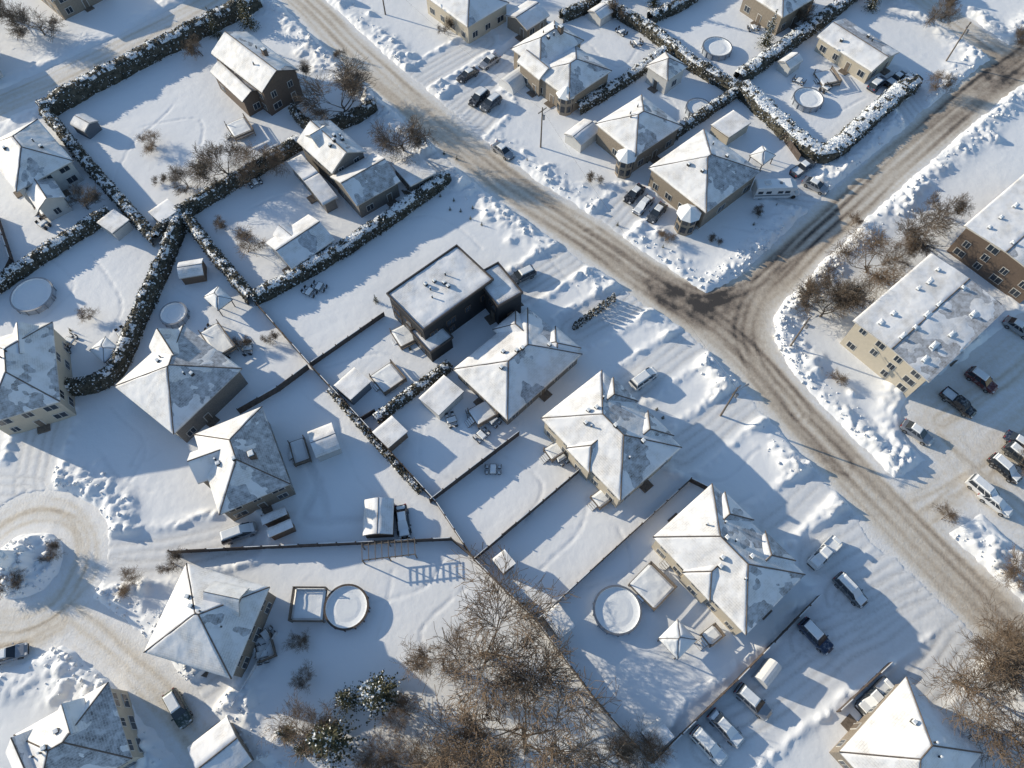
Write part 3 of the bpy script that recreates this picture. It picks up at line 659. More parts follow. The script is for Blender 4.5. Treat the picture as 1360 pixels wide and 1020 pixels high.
def deck(q, h=.9, rail=1):
    c, u, v, L, W = rect(q, h); w = MB()
    T = lambda x, y, z: np.array([c[0]+u[0]*x+v[0]*y, c[1]+u[1]*x+v[1]*y, z])
    w.box(T(0, 0, h-.08), (L, W, .16), u, 0)
    k = [T(-L/2+.1, -W/2+.1, h), T(L/2-.1, -W/2+.1, h), T(L/2-.1, W/2-.1, h), T(-L/2+.1, W/2-.1, h)]
    snow_patch(w, *k, .13, .12, (1, 1, 1), mat=1, seed=int(abs(c[0])) % 40)
    for x in (-L/2+.1, L/2-.1):
        for y in (-W/2+.1, W/2-.1): w.box(T(x, y, h/2+.3), (.12, .12, h+1.2), u, 0)
    sides = ((0, W/2-.05, 0), (L/2-.05, 0, 1)) if rail == 1 else ((0, W/2-.05, 0), (0, -W/2+.05, 0), (-L/2+.05, 0, 1))
    for x, y, d in sides:
        sz_ = (.09, W, .09) if d else (L, .09, .09); s2 = (.04, W, .5) if d else (L, .04, .5)
        w.box(T(x, y, h+.85), sz_, u, 0); w.box(T(x, y, h+.45), s2, u, 0)
    if rail == 1:
        for k in range(4): w.box(T(-L/2-.15-.3*k, 0, h-.2*(k+1)), (.3, 1.2, .12), u, 0); w.box(T(-L/2-.15-.3*k, 0, h-.2*(k+1)+.1), (.26, 1.1, .08), u, 1)
    w.obj('wooden_deck', [M['wood'], M['cap']], None, (c[0], c[1], 0))
for q in ([(835, 775), (862, 748), (900, 780), (868, 812)], [(722, 596), (740, 585), (752, 600), (733, 615)], [(783, 660), (800, 648), (814, 664), (797, 677)], [(880, 735), (898, 722), (915, 740), (897, 755)], [(930, 842), (948, 828), (962, 845), (944, 860)],
          [(383, 588), (405, 580), (413, 612), (392, 620)], [(620, 545), (648, 530), (662, 552), (636, 568)], [(335, 850), (360, 840), (368, 872), (345, 880)], [(520, 440), (545, 425), (560, 450), (532, 466)], [(265, 440), (290, 430), (315, 460), (290, 480)],
          [(300, 165), (325, 155), (338, 175), (312, 188)], [(45, 265), (68, 255), (80, 280), (55, 292)], [(1085, 98), (1105, 90), (1112, 110), (1092, 118)], [(490, 500), (520, 480), (540, 505), (512, 525)]):
    deck(q, random.uniform(.5, 1.1))
deck([(390, 778), (434, 783), (430, 826), (386, 826)], 1.15, 2)
def patio(px, py):
    o = P(px, py); w = MB(); a = random.random()*3; ax = (math.cos(a), math.sin(a))
    w.box((o[0], o[1], .72), (1.6, 1., .06), ax, 0); w.box((o[0], o[1], .84), (1.5, .9, .18), ax, 1, .8)
    for sx in (-.7, .7):
        for sy in (-.4, .4): w.box((o[0]+ax[0]*sx-ax[1]*sy, o[1]+ax[1]*sx+ax[0]*sy, .35), (.06, .06, .75), ax, 0)
    for s_ in (-1, 1):
        for k in (-.45, .45):
            cx, cy = o[0]+ax[0]*k-ax[1]*s_*.95, o[1]+ax[1]*k+ax[0]*s_*.95
            w.box((cx, cy, .42), (.5, .5, .06), ax, 0); w.box((cx, cy, .5), (.45, .45, .1), ax, 1, .7); w.box((cx-ax[1]*s_*.25, cy+ax[0]*s_*.25, .7), (.5, .06, .6), ax, 0); w.box((cx, cy, .2), (.4, .4, .4), ax, 0)
    w.obj('patio_table_set', [M['black'], M['cap']], None, (o[0], o[1], 0))
for p in ((630, 550), (655, 625), (285, 440), (300, 470), (355, 845), (60, 300), (745, 610), (845, 60), (1095, 120), (535, 690), (85, 470), (425, 383), (340, 245), (600, 560), (1000, 40), (275, 455), (655, 560), (640, 580), (870, 160), (825, 45), (1060, 110), (165, 445), (95, 455), (412, 390), (330, 465), (350, 870)): patio(*p)

w = MB(); c, u, v, L, W = rect([(480, 722), (550, 719), (552, 738), (482, 742)], 2.3)
T = lambda x, y, z: np.array([c[0]+u[0]*x+v[0]*y, c[1]+u[1]*x+v[1]*y, z])
for y in (-W/2, W/2): w.box(T(0, y, 2.3), (L, .12, .15), u)
for i in range(9): w.box(T((i/8-.5)*L, 0, 2.42), (.1, W+.5, .1), u)
for x in (-L/2, 0, L/2):
    for y in (-W/2, W/2): w.box(T(x, y, 1.1), (.14, .14, 2.3), u)
w.obj('pergola', [M['wood']], None, (c[0], c[1], 0))

# ------------------------------------------------------------------ fences
def fence(l, h=1.5, mat='fence', name='wooden_fence'):
    L = [P(*p)[:2] for p in l]; w = MB(); o = (L[0][0], L[0][1], 0)
    for a, b in zip(L[:-1], L[1:]):
        d = b-a; ln = np.hypot(*d); d = d/ln; n = max(1, int(ln/2.4)); st = ln/n
        for i in range(n):
            m = a+d*(i+.5)*st; hh = h+random.uniform(-.06, .06)
            w.box((*m, hh/2), (st-.16, .07, hh), d, 0)
            if random.random() < .6: w.box((*m, hh+.03), (st-.16, .10, .07), d, 1, .8)
            q = a+d*i*st; w.box((*q, h/2+.08), (.15, .15, h+.2), d, 0)
    w.obj(name, [M[mat], M['cap']], None, o)
for l in ([(345, 410), (415, 490), (480, 560), (580, 670), (630, 745), (712, 826)], [(415, 487), (512, 420)], [(572, 668), (690, 578)], [(630, 745), (772, 625)], [(712, 826), (800, 745), (915, 640)], [(712, 826), (790, 930), (865, 1014)],
          [(865, 1012), (975, 905), (1085, 792)], [(230, 735), (400, 727), (600, 718)], [(600, 718), (632, 745)], [(320, 550), (372, 520), (412, 490)], [(480, 560), (500, 548)], [(100, 520), (150, 510)], [(0, 290), (20, 350), (5, 380)],
          [(1110, 945), (1180, 880)], [(915, 640), (945, 655)], [(1020, 160), (1060, 215)]):
    fence(l, random.choice((1.4, 1.6, 1.75)))
fence([(310, 940), (350, 870), (370, 840)], 1.1, 'white', 'picket_fence')
# foliage posts added in place of a slatted fence, to cast streaks of shade
def streak_caster(px, py, h):
    o = P(px, py); n = 260; z = RS.rand(n)*h; r = .42*(1-z/h)**.6+.08; a = RS.rand(n)*6.283
    C = np.stack([r*np.cos(a), r*np.sin(a), z], -1); Vq, Fq = rquads(C, RS.uniform(.08, .16, n), .1)
    me = mesh_np('shade_streak_post', Vq, Fq, [M['leafd'], M['cap']], (RS.rand(n) < .3).astype(int)); ob = bpy.data.objects.new('shade_streak_post', me); ob.location = (o[0], o[1], 0); link(ob)
for k in range(9): streak_caster(764+k*6.2, 436-k*4.6, 1.9+.3*random.random())

# ------------------------------------------------------------------ hedges
def hedge(l, wd=1.7, h=2.4, snow=.45, name='cedar_hedge'):
    L = smooth_line([P(*p)[:2] for p in l], 3.) if len(l) > 2 else np.array([P(*p)[:2] for p in l])
    seg = np.diff(L, axis=0); ln = np.hypot(seg[:, 0], seg[:, 1]); cum = np.concatenate([[0], np.cumsum(ln)]); tot = cum[-1]
    n = max(3, int(tot/.5)); s = np.linspace(0, tot, n+1)
    cx = np.interp(s, cum, L[:, 0]); cy = np.interp(s, cum, L[:, 1]); tx = np.gradient(cx); ty = np.gradient(cy); tn = np.hypot(tx, ty); tx /= tn; ty /= tn
    prof = np.array([(-1, -.05), (-1.02, .3), (-.98, .65), (-.85, .9), (-.45, 1.0), (0, 1.02), (.45, 1.), (.85, .9), (.98, .65), (1.02, .3), (1, -.05)]); m = len(prof)
    o = np.array([cx.mean(), cy.mean(), 0])
    def pt(ss, pi):
        x = np.interp(ss, s, cx); y = np.interp(ss, s, cy); ax = np.interp(ss, s, tx); ay = np.interp(ss, s, ty)
        a = np.interp(pi, np.arange(m), prof[:, 0])*wd/2; b = np.interp(pi, np.arange(m), prof[:, 1])*h
        k = .62+.62*fbm(x+a*3, y+b*3, 1.3, 77); kz = .80+.34*fbm(x, y, 1.9, 78)
        return np.stack([x-ay*a*k, y+ax*a*k, b*kz], -1)
    S_, I_ = np.meshgrid(s, np.arange(m), indexing='ij'); V = pt(S_, I_).reshape(-1, 3)
    id_ = np.arange((n+1)*m).reshape(n+1, m); F = np.stack([id_[:-1, :-1], id_[1:, :-1], id_[1:, 1:], id_[:-1, 1:]], -1).reshape(-1, 4)
    fi = np.tile(np.arange(m-1), n); top = (fi >= 3) & (fi <= 6)
    cen = V[F].mean(1); ns = fbm(cen[:, 0]*1., cen[:, 1], .9, 79)
    mi = np.where(top & (ns < .3+snow*.4), 1, 0)
    nl = int(tot*170); ss = RS.rand(nl)*tot; pi = RS.rand(nl)*(m-1); C = pt(ss, pi)+RS.normal(0, .09, (nl, 3))
    Vq, Fq = rquads(C, RS.uniform(.06, .18, nl), .2)
    istop = (pi > 2.6) & (pi < 7.4); ns2 = fbm(C[:, 0], C[:, 1], .9, 79)
    mq = np.where(istop, (RS.rand(nl) < (.12+snow*.6)*(.6+.9*(ns2 < .3+snow*.4))), RS.rand(nl) < .26).astype(int)
    VV = np.concatenate([V, Vq])-o; FF = np.concatenate([F, Fq+len(V)]); MM = np.concatenate([mi, mq])
    me = mesh_np(name, VV, FF, [M['leafd'], M['cap']], MM); ob = bpy.data.objects.new(name, me); ob.location = o; link(ob)
hedge([(345, 8), (260, 50), (185, 88), (62, 155)], 3.2, 3.4, .4)
hedge([(65, 155), (120, 222), (180, 290), (212, 325)], 2.0, 2.6, .5)
hedge([(212, 322), (240, 292), (320, 243), (400, 195)], 2.2, 2.6, .4)
hedge([(0, 385), (75, 335), (150, 288)], 2.2, 2.4, .5); hedge([(-90, 440), (0, 385)], 2.2, 2.4, .5)
hedge([(243, 300), (218, 365), (188, 430), (165, 488), (140, 512), (100, 520)], 2.2, 3.0, .4)
hedge([(248, 290), (292, 348), (338, 402)], 2.0, 2.4, .5)
hedge([(338, 402), (400, 370), (500, 308), (595, 240)], 2.2, 2.6, .65)
hedge([(390, 150), (405, 168), (418, 172)], 1.6, 2.2, .3); hedge([(440, 172), (475, 160), (498, 146)], 2.2, 2.6, .25)
hedge([(766, 150), (820, 118), (882, 74)], 2., 2.2, .7); hedge([(852, 215), (905, 175), (975, 128)], 1.8, 2.2, .55)
hedge([(745, 28), (785, 12), (805, -15)], 2., 2.4, .4); hedge([(800, 12), (860, 45), (920, 92), (985, 128)], 2.4, 2.6, .6)
hedge([(982, 122), (1022, 158), (1055, 190), (1085, 210), (1110, 200), (1160, 155), (1210, 112)], 3.6, 2.6, .8)
hedge([(978, 112), (1035, 70), (1085, 35), (1135, -5)], 2.8, 2.6, .65); hedge([(862, 30), (905, 10), (940, -15)], 2.2, 2.4, .6)
hedge([(500, 560), (548, 524), (598, 488)], 1.5, 1.8, .55); hedge([(440, 520), (490, 578), (560, 655)], .9, 1.3, .3)

# ------------------------------------------------------------------ trees
def bare_mesh(name, H, spread, seed, mat, crown):
    rr = random.Random(seed); segs = []
    def grow(p, d, l, r, dep):
        n = 4 if dep == 0 else (3 if dep < 4 else 2)
        for i in range(n):
            d = d+Vector((rr.gauss(0, .13), rr.gauss(0, .13), rr.gauss(0, .08)+.05)); d.normalize()
            q = p+d*(l/n); r1 = r*(.82 if dep < 5 else .6); segs.append((*p, *q, r, r1)); p = q; r = r1
            if dep < 5 and (i > 0 or dep > 1):
                for k in range(2 if (dep < 4 or rr.random() < .6) else 1):
                    a = rr.uniform(0, 6.283); s = rr.uniform(.55, 1.05)*spread
                    o = d.orthogonal().normalized(); o2 = d.cross(o)
                    nd = d+(o*math.cos(a)+o2*math.sin(a))*s; nd.normalize()
                    grow(p, nd, l*rr.uniform(.55, .8)*(1.3 if dep == 0 else 1), r*rr.uniform(.5, .7), dep+1)
    grow(Vector((0, 0, -.3)), Vector((0, 0, 1)), H*.34, H*.02+.06, 0)
    S = np.array(segs)
    thin = S[:, 6] <= .03
    if thin.sum() > 22000: S = np.concatenate([S[~thin], S[thin][RS.permutation(thin.sum())[:22000]]])
    hz = H/S[:, 5].max(); rad = np.percentile(np.hypot(S[:, 3], S[:, 4]), 75); hx = crown/rad
    S[:, (0, 1, 3, 4)] *= hx; S[:, (2, 5)] *= hz; n = len(S)
    S[:, 6:] = np.maximum(S[:, 6:], .019)
    d = S[:, 3:6]-S[:, :3]; d /= np.linalg.norm(d, axis=1)[:, None]+1e-9
    ref = np.where(np.abs(d[:, 2:]) < .9, [[0, 0, 1.]], [[1., 0, 0]]); a = np.cross(d, ref); a /= np.linalg.norm(a, axis=1)[:, None]; b = np.cross(d, a)
    V = []
    for st, rc in ((0, 6), (3, 7)):
        for k in range(3):
            t = 2*math.pi*k/3; V.append(S[:, st:st+3]+(a*math.cos(t)+b*math.sin(t))*S[:, rc:rc+1])
    V = np.stack(V, 1).reshape(-1, 3)
    F = np.array([(0, 1, 4, 3), (1, 2, 5, 4), (2, 0, 3, 5)])[None]+np.arange(n)[:, None, None]*6
    return mesh_np(name, V, F.reshape(-1, 4), [mat])
TB = [bare_mesh('bare_tree', 10, 1., 1, M['bark'], 4.), bare_mesh('bare_tree', 10, 1.15, 2, M['bark'], 4.2), bare_mesh('bare_tree', 10, 1.1, 3, M['bark2'], 4.4), bare_mesh('bare_tree', 10, 1.25, 5, M['bark2'], 4.5)]
def tree(px, py, h, k, wide=1., name='bare_tree'):
    o = P(px, py); ob = bpy.data.objects.new(name, TB[k]); ob.location = (o[0], o[1], 0); s = h/10.; ob.scale = (s*wide, s*wide, s); ob.rotation_euler[2] = random.random()*6.28; link(ob)
for t in ((458, 155, 11, 0, 1.4), (537, 200, 9.5, 1, 1.2), (310, 240, 8, 1, 1.5), (348, 228, 7, 3, 1.3), (118, 278, 6, 0, 1.1), (638, 870, 11.5, 2, 1.5), (700, 1000, 13, 3, 1.5), (590, 890, 7, 3, 1.2), (415, 985, 7, 2, 1.1), (520, 1010, 6, 2, 1.3), (545, 950, 5, 2, 1.),
          (330, 335, 4.5, 3, 1.3), (1088, 420, 8.5, 0, 1.2), (1112, 395, 8.5, 1, 1.2), (1150, 362, 9, 3, 1.2), (1205, 320, 9.5, 0, 1.2), (1185, 345, 6, 3, 1.), (1065, 400, 5, 3, 1.), (1265, 905, 10, 3, 1.3), (1325, 890, 9, 2, 1.2), (1335, 975, 9, 3, 1.2), (1345, 760, 6, 2, 1.1), (1230, 32, 8, 1, 1.1), (1352, 60, 6, 0, 1.), (1345, 620, 4.5, 1, 1.), (1245, 285, 7, 1, 1.),
          (183, 778, 3.5, 3, 1.1), (230, 748, 4, 1, 1.), (22, 782, 4, 0, 1.2), (70, 735, 3, 1, 1.2), (60, 48, 9, 0, 1.2), (20, 28, 9, 1, 1.2), (1060, 30, 6, 0, 1.), (1240, 120, 5, 3, 1.), (790, 1000, 7, 3, 1.2), (620, 1050, 9, 3, 1.3), (640, -10, 7, 1, 1.), (820, 25, 5, 0, 1.), (590, 45, 4, 1, 1.), (405, 110, 5, 0, 1.), (560, 1010, 6, 3, 1.2), (860, 1010, 5, 2, 1.2), (250, 250, 5, 0, 1.2), (270, 75, 5, 1, 1.2)):
    tree(*t)
for t in ((208, 195, 3, 3, 1.7), (790, 240, 2.6, 0, 1.3), (882, 322, 2.4, 3, 1.3), (1010, 285, 2., 1, 1.5), (215, 245, 2.2, 0, 1.4), (300, 300, 2.5, 1, 1.4), (325, 455, 2.5, 1, 1.4), (400, 860, 2.2, 2, 1.4), (1250, 690, 2.5, 2, 1.3), (360, 450, 2.4, 1, 1.3), (950, 320, 1.8, 0, 1.5), (1110, 510, 2, 2, 1.5), (915, 300, 2, 1, 1.5), (400, 900, 2.4, 2, 1.3), (455, 80, 2.5, 1, 1.2), (1130, 300, 2.5, 2, 1.2), (120, 420, 2.5, 2, 1.2)):
    tree(*t, name='bare_shrub')
def spruce_mesh(H, R, seed, snow):
    rg = np.random.RandomState(seed); C = []; S = []
    for z in np.arange(.6, H, .36):
        rad = R*(1-z/H)**.95+.1; nb = int(6+rad*4)
        for b in range(nb):
            a = rg.rand()*6.283; rl = rad*rg.uniform(.5, 1.15); m = max(2, int(rl/.16))
            for i in range(m):
                f = (i+.5)/m; C.append((math.cos(a)*rl*f+rg.normal(0, .05), math.sin(a)*rl*f+rg.normal(0, .05), z-.35*rl*f*f+rg.normal(0, .04))); S.append(rg.uniform(.07, .16)*(1.15-.5*f))
    C = np.array(C); S = np.array(S); V, F = rquads(C, S, .55)
    ns = fbm(C[:, 0]+50, C[:, 1]+C[:, 2]*.7, .8, seed)
    mi = ((rg.rand(len(C)) < snow) & (ns < .55)).astype(int)
    t = MB(); t.cyl((0, 0, -.3), (0, 0, H*.96), .18, .02, 7); tv = np.array(t.v)
    tf = [f for f in t.f if len(f) == 4]
    V2 = np.concatenate([V, tv]); F2 = np.concatenate([F, np.array(tf)+len(V)]); mi = np.concatenate([mi, np.full(len(tf), 2)])
    return mesh_np('spruce_tree', V2, F2, [M['spruce'], M['cap'], M['bark']], mi)
SP = [spruce_mesh(9, 2.5, 1, .42), spruce_mesh(9, 2.6, 2, .22)]
for px, py, h, k in ((508, 925, 13.5, 0), (447, 985, 14, 1), (465, 930, 8, 1), (1015, 62, 8.5, 0), (333, 38, 10, 1), (290, 50, 7, 1), (385, 975, 6, 1), (1155, 14, 8, 0), (868, 10, 8, 0), (920, 302, 2.6, 0), (500, 402, 2.5, 0), (545, 465, 1.5, 1), (408, 995, 6, 1)):
    o = P(px, py); ob = bpy.data.objects.new('spruce_tree', SP[k]); ob.location = (o[0], o[1], 0); ob.scale = (h/9,)*3; ob.rotation_euler[2] = random.random()*6; link(ob)
for px, py in ((603, 268), (612, 282), (598, 280), (625, 292), (640, 300), (628, 278), (585, 262), (820, 300), (700, 215), (880, 330), (872, 545), (880, 556), (95, 440), (1000, 300), (590, 205), (607, 212), (1030, 275)):
    o = P(px, py); ob = bpy.data.objects.new('evergreen_shrub', SP[0]); ob.location = (o[0], o[1], 0); ob.scale = (.16, .16, .13); link(ob)

# ------------------------------------------------------------------ vehicles
CARC = {}
def loft(w, st, mat):
    V = []
    for x, z0, z1, hw in st:
        for y, z in ((-hw*.9, z0), (-hw, z0+.12), (-hw, z0+(z1-z0)*.62), (-hw*.93, z1-.05), (-hw*.8, z1), (hw*.8, z1), (hw*.93, z1-.05), (hw, z0+(z1-z0)*.62), (hw, z0+.12), (hw*.9, z0)): V.append((x, y, z))
    n = 10; k = len(st)
    F = [(j*n+i, j*n+(i+1) % n, (j+1)*n+(i+1) % n, (j+1)*n+i) for j in range(k-1) for i in range(n)]+[tuple(range(n))[::-1], tuple(range((k-1)*n, k*n))]
    w.add(V, F, mat)
def cabin(w, xb0, xb1, xt0, xt1, zb, zt, hb, ht):
    B = [(xb0, -hb, zb), (xb1, -hb, zb), (xb1, hb, zb), (xb0, hb, zb)]; Tt = [(xt0, -ht, zt), (xt1, -ht, zt), (xt1, ht, zt), (xt0, ht, zt)]
    w.add(B+Tt, [(0, 1, 5, 4), (1, 2, 6, 5), (2, 3, 7, 6), (3, 0, 4, 7)], 1)
    cz = zt+.06; ins = [(xt0+.15, -ht*.8, cz), (xt1-.15, -ht*.8, cz), (xt1-.15, ht*.8, cz), (xt0+.15, ht*.8, cz)]
    out = [(xt0-.06, -ht-.03, zt-.04), (xt1+.06, -ht-.03, zt-.04), (xt1+.06, ht+.03, zt-.04), (xt0-.06, ht+.03, zt-.04)]
    w.add(out+ins, [(4, 5, 6, 7), (0, 1, 5, 4), (1, 2, 6, 5), (2, 3, 7, 6), (3, 0, 4, 7)], 0)
    for s in (-1, 1):
        for fb, ft in ((0., 0.), (.36, .36), (.68, .68), (1., 1.)):
            xb = xb0+(xb1-xb0)*fb; xt = xt0+(xt1-xt0)*ft; hb2, ht2 = hb+.012, ht+.012
            w.add([(xb-.05, s*hb2, zb), (xb+.05, s*hb2, zb), (xt+.05, s*ht2, zt), (xt-.05, s*ht2, zt)], [(0, 1, 2, 3)], 0)
def car(px, py, qx, qy, kind='sedan', col='grey', snow=0, name=None):
    key = (kind, col, snow)
    if key not in CARC:
        w = MB()
        if kind == 'sedan':
            loft(w, [(-2.35, .4, .75, .7), (-2.25, .3, .92, .84), (-1.6, .25, .98, .9), (0, .22, .96, .91), (1.2, .25, .92, .9), (2.0, .28, .80, .84), (2.35, .38, .62, .66)], 0)
            cabin(w, -1.85, 1.05, -1.15, .25, .93, 1.42, .78, .6); wb = 1.38; ro = (-1.1, .2, 1.47, .56); ho = (1.15, 2.1, .84)
        elif kind == 'suv':
            loft(w, [(-2.35, .45, .95, .76), (-2.28, .35, 1.08, .88), (-1.5, .3, 1.1, .94), (0, .28, 1.08, .95), (1.1, .3, 1.06, .94), (2.05, .33, .98, .88), (2.38, .45, .78, .7)], 0)
            cabin(w, -2.2, 1.05, -1.95, .35, 1.05, 1.66, .84, .68); wb = 1.4; ro = (-1.85, .3, 1.71, .62); ho = (1.15, 2.1, 1.0)
        elif kind == 'pickup':
            loft(w, [(-2.8, .5, .95, .85), (-2.75, .4, 1.0, .93), (-1.2, .38, 1.0, .97), (.5, .35, 1.12, .97), (1.4, .35, 1.12, .97), (2.5, .4, 1.05, .92), (2.8, .5, .85, .78)], 0)
            cabin(w, -.75, 1.45, -.5, .8, 1.1, 1.78, .88, .7); wb = 1.75; ro = (-.45, .7, 1.83, .64); ho = (1.5, 2.5, 1.1)
            for y in (-.9, .9): w.box((-1.8, y, 1.15), (1.95, .1, .35), mat=0)
            w.box((-2.74, 0, 1.15), (.1, 1.7, .35), mat=0); w.box((-1.78, 0, 1.06), (1.8, 1.68, .14), mat=5)
        else:
            loft(w, [(-2.5, .4, 1.1, .82), (-2.45, .32, 1.18, .93), (0, .28, 1.18, .97), (1.4, .3, 1.1, .95), (2.3, .35, .92, .88), (2.5, .45, .75, .7)], 0)
            cabin(w, -2.42, 1.75, -2.25, .75, 1.15, 1.85, .88, .74); wb = 1.55; ro = (-2.15, .65, 1.9, .68); ho = (1.8, 2.2, 1.0)
        for x in (-wb, wb):
            for y in (-1, 1):
                w.cyl((x, y*.95, .34), (x, y*.70, .34), .34, .34, 14, 2); w.cyl((x, y*.96, .34), (x, y*.94, .34), .2, .2, 10, 6)
        fx = 2.2 if kind != 'pickup' else 2.68
        for y in (-.62, .62):
            w.box((fx, y, .70 if kind == 'sedan' else .85), (.22, .3, .14), mat=3); w.box((-fx-.1, y*1.05, .78 if kind == 'sedan' else .95), (.14, .26, .2), mat=4)
            w.box((.85, y*1.62, 1.05), (.16, .22, .14), mat=0)
        w.box((fx+.1, 0, .42), (.16, 1.3, .16), mat=2); w.box((-fx-.12, 0, .42), (.12, 1.5, .16), mat=2)
        if snow:
            w.box(((ro[0]+ro[1])/2, 0, ro[2]+.06), (ro[1]-ro[0]+.1, ro[3]*2, .14), mat=5, taper=.85)
            if snow > 1:
                w.box(((ho[0]+ho[1])/2, 0, ho[2]+.06), (ho[1]-ho[0], 1.35, .14), mat=5, taper=.85)
                w.box((-fx+.35, 0, .98 if kind == 'sedan' else ro[2]-.1), (.6, 1.3, .2), mat=5, taper=.8)
                w.add([(ho[0]+.1, -.7, ho[2]+.08), (ho[0]+.1, .7, ho[2]+.08), (ro[1], .58, ro[2]+.06), (ro[1], -.58, ro[2]+.06)], [(0, 1, 2, 3)], 5)
        tmp = w.obj('t', [PAINT[col], M['glass'], M['rubber'], M['lens'], M['red'], M['cap'], M['metal']]); me = tmp.data; bpy.data.objects.remove(tmp)
        CARC[key] = me
    a = P(px, py, .6); b = P(qx, qy, .6); nm = name or {'sedan': 'parked_car', 'suv': 'parked_suv', 'pickup': 'pickup_truck', 'van': 'parked_minivan'}[kind]
    ob = bpy.data.objects.new(nm, CARC[key]); ob.location = (a[0], a[1], .06); ob.rotation_euler[2] = math.atan2(b[1]-a[1], b[0]-a[0])
    if kind in ('sedan', 'suv'): ob.scale = (1.05, 1.05, 1.05)
    link(ob)
for c in ((668, 201, 690, 218, 'sedan', 'silver', 1), (693, 367, 670, 378, 'suv', 'grey', 1), (621, 100, 605, 110, 'sedan', 'black', 1), (650, 82, 632, 94, 'sedan', 'silver', 1), (636, 131, 622, 143, 'suv', 'black', 1), (652, 138, 637, 150, 'suv', 'grey', 1),
          (842, 258, 828, 272, 'sedan', 'black', 1), (854, 273, 840, 288, 'sedan', 'silver', 2), (872, 283, 860, 297, 'sedan', 'grey', 1), (1129, 784, 1150, 806, 'suv', 'grey', 2), (1083, 845, 1103, 866, 'suv', 'blue', 1), (1094, 735, 1075, 755, 'pickup', 'white', 2),
          (1000, 932, 1020, 950, 'suv', 'silver', 1), (964, 967, 984, 988, 'sedan', 'silver', 2), (941, 990, 962, 1012, 'suv', 'white', 2), (237, 941, 250, 965, 'suv', 'green', 1), (11, 869, 35, 862, 'sedan', 'silver', 1), (318, 708, 345, 698, 'van', 'silver', 2),
          (1218, 575, 1240, 590, 'sedan', 'silver', 1), (1303, 506, 1325, 522, 'suv', 'maroon', 1), (1272, 536, 1294, 553, 'pickup', 'black', 0), (1353, 436, 1375, 450, 'sedan', 'silver', 1), (1334, 623, 1356, 642, 'suv', 'black', 2), (1354, 607, 1376, 625, 'suv', 'grey', 1),
          (1306, 652, 1330, 672, 'van', 'white', 2), (1322, 668, 1346, 686, 'sedan', 'white', 2), (1356, 590, 1380, 606, 'sedan', 'blue', 1), (855, 503, 873, 490, 'van', 'white', 2), (1190, 106, 1206, 95, 'pickup', 'black', 1), (1165, 112, 1180, 100, 'suv', 'blue', 1), (1083, 247, 1100, 256, 'sedan', 'silver', 1),
          (1066, 224, 1082, 213, 'pickup', 'grey', 1), (1160, 925, 1140, 945, 'pickup', 'grey', 2), (535, 693, 538, 715, 'sedan', 'black', 2)):
    car(*c)
def motorhome(px, py, qx, qy):
    w = MB(); w.box((-.6, 0, 1.75), (6.6, 2.35, 2.5), mat=0); w.box((-.6, 0, 3.06), (6.4, 2.2, .14), mat=3, taper=.96)
    w.add([(2.7, -1.1, 2.0), (2.7, 1.1, 2.0), (2.7, 1.1, 2.95), (2.7, -1.1, 2.95), (3.7, -1., 2.15), (3.7, 1., 2.15), (3.55, 1., 2.75), (3.55, -1., 2.75)], [(0, 1, 5, 4), (1, 2, 6, 5), (2, 3, 7, 6), (3, 0, 4, 7), (4, 5, 6, 7)], 0)
    loft(w, [(2.6, .4, 1.9, .95), (3.3, .4, 1.75, .95), (3.6, .4, 1.2, .93), (4.4, .45, 1.1, .85), (4.6, .5, .9, .75)], 0)
    w.add([(3.35, -.85, 1.8), (3.35, .85, 1.8), (3.72, .85, 1.22), (3.72, -.85, 1.22)], [(0, 1, 2, 3)], 1)
    for y in (-1.19, 1.19):
        for x in (-3.0, -1.5, .6, 1.9): w.box((x, y, 2.0), (.9, .06, .6), mat=1)
        w.box((-.6, y, 1.25), (6.4, .05, .22), mat=5)
    w.box((-1.8, 0, 3.3), (1., .8, .32), mat=0); w.box((.6, 0, 3.2), (.5, .5, .14), mat=4)
    for x in (-2.6, 3.5):
        for y in (-1.05, 1.05): w.cyl((x, y*1.02, .4), (x, y*.8, .4), .4, .4, 14, 2)
    a = P(px, py, 1.8); b = P(qx, qy, 1.8)
    o = w.obj('motorhome', [PAINT['white'], M['glass'], M['rubber'], M['cap'], M['metal'], M['siding_blue']]); o.location = (a[0], a[1], 0); o.rotation_euler[2] = math.atan2(b[1]-a[1], b[0]-a[0])
motorhome(1030, 250, 1060, 249)

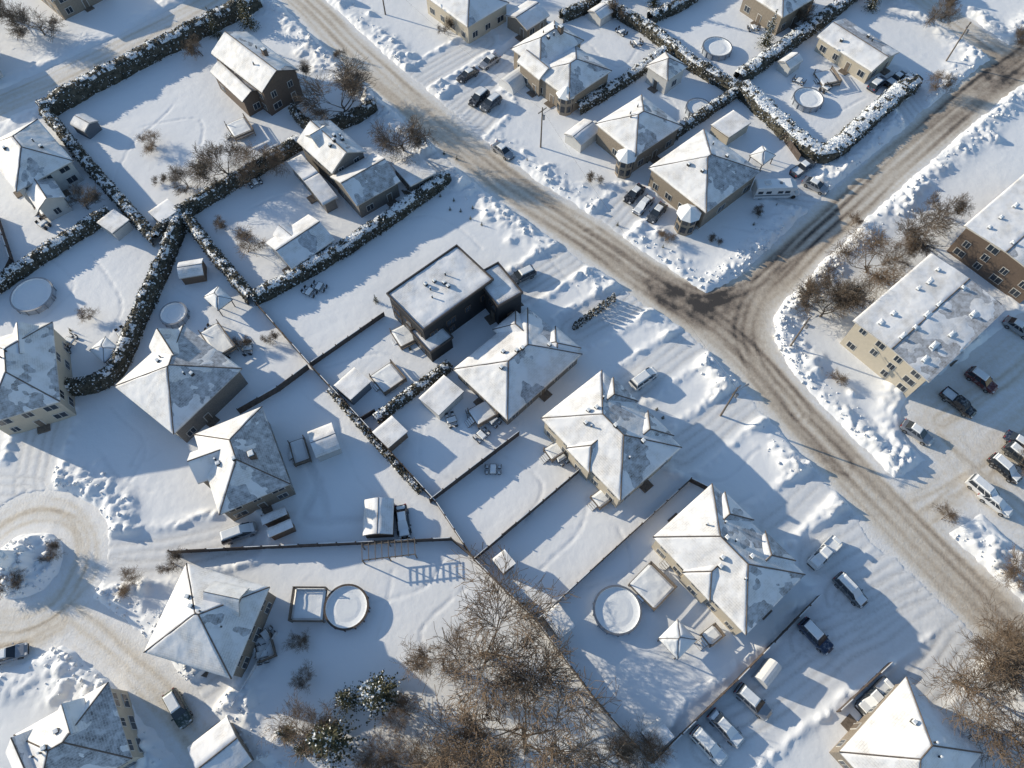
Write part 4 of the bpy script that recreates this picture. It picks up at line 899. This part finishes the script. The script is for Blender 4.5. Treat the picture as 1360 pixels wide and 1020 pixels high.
# ------------------------------------------------------------------ poles
TOPS = []
def pole(px, py, h=9.5, arm=True):
    o = P(px, py); w = MB(); w.cyl((0, 0, -.4), (0, 0, h), .17, .11, 9, 0)
    w.box((0, 0, h-.7), (2.2, .12, .14), (.7, .7), 0)
    for k in (-.95, -.4, .4, .95): w.cyl((k*.7, k*.7, h-.62), (k*.7, k*.7, h-.42), .05, .04, 6, 1)
    w.cyl((.3, -.3, h-2.4), (.3, -.3, h-1.5), .24, .24, 10, 1)
    if arm: w.cyl((0, 0, h-1.6), (1.6, .9, h-1.1), .04, .035, 6, 1); w.box((1.8, 1., h-1.1), (.6, .25, .12), (.87, .49), 1)
    ob = w.obj('utility_pole', [M['wood'], M['metal']]); ob.location = (o[0], o[1], 0); TOPS.append((o[0], o[1], h-.45))
pole(718, 196); pole(957, 552); pole(1048, 462, 9); pole(1256, 82, 9, False); pole(512, 20)
def wire(a, b, sag=1.2):
    w = MB(); a = np.array(a); b = np.array(b); n = 12; pr = a
    for i in range(1, n+1):
        t = i/n; q = a+(b-a)*t; q = q-np.array([0, 0, sag*4*t*(1-t)]); w.cyl(pr, q, .012, .012, 4, 0); pr = q
    w.obj('power_line', [M['black']])
for a, b in ((4, 0), (0, 1)): wire(TOPS[a], TOPS[b])

# ------------------------------------------------------------------ light
sc = bpy.context.scene
W = bpy.data.worlds.new('World'); sc.world = W; W.use_nodes = True; nt = W.node_tree
sky = nt.nodes.new('ShaderNodeTexSky'); sky.sky_type = 'NISHITA'; sky.sun_disc = False
sky.sun_elevation = SUN_EL; sky.sun_rotation = math.atan2(sunxy[0], sunxy[1]) % (2*math.pi)
sky.air_density = 1.15; sky.dust_density = .4; sky.ozone_density = 2.6
nt.links.new(sky.outputs[0], nt.nodes['Background'].inputs[0]); nt.nodes['Background'].inputs[1].default_value = .15
sl = bpy.data.lights.new('sun', 'SUN'); sl.energy = 5.0; sl.angle = math.radians(.55); sl.color = (1, .88, .68)
so = bpy.data.objects.new('sun', sl); link(so)
dv = Vector((-sunxy[0]*math.cos(SUN_EL), -sunxy[1]*math.cos(SUN_EL), -math.sin(SUN_EL))); so.rotation_euler = dv.to_track_quat('-Z', 'Y').to_euler(); so.location = (-60, 60, 80)
cd = bpy.data.cameras.new('camera'); cd.sensor_width = 36; cd.lens = 36*FOC/1360; cd.clip_end = 12000; cd.clip_start = .5
co = bpy.data.objects.new('camera', cd); link(co); co.location = (0, 0, CAM_H); co.rotation_euler = (math.pi/2-PITCH, 0, 0); sc.camera = co
sc.view_settings.view_transform = 'Standard'; sc.view_settings.look = 'None'; sc.view_settings.exposure = 0
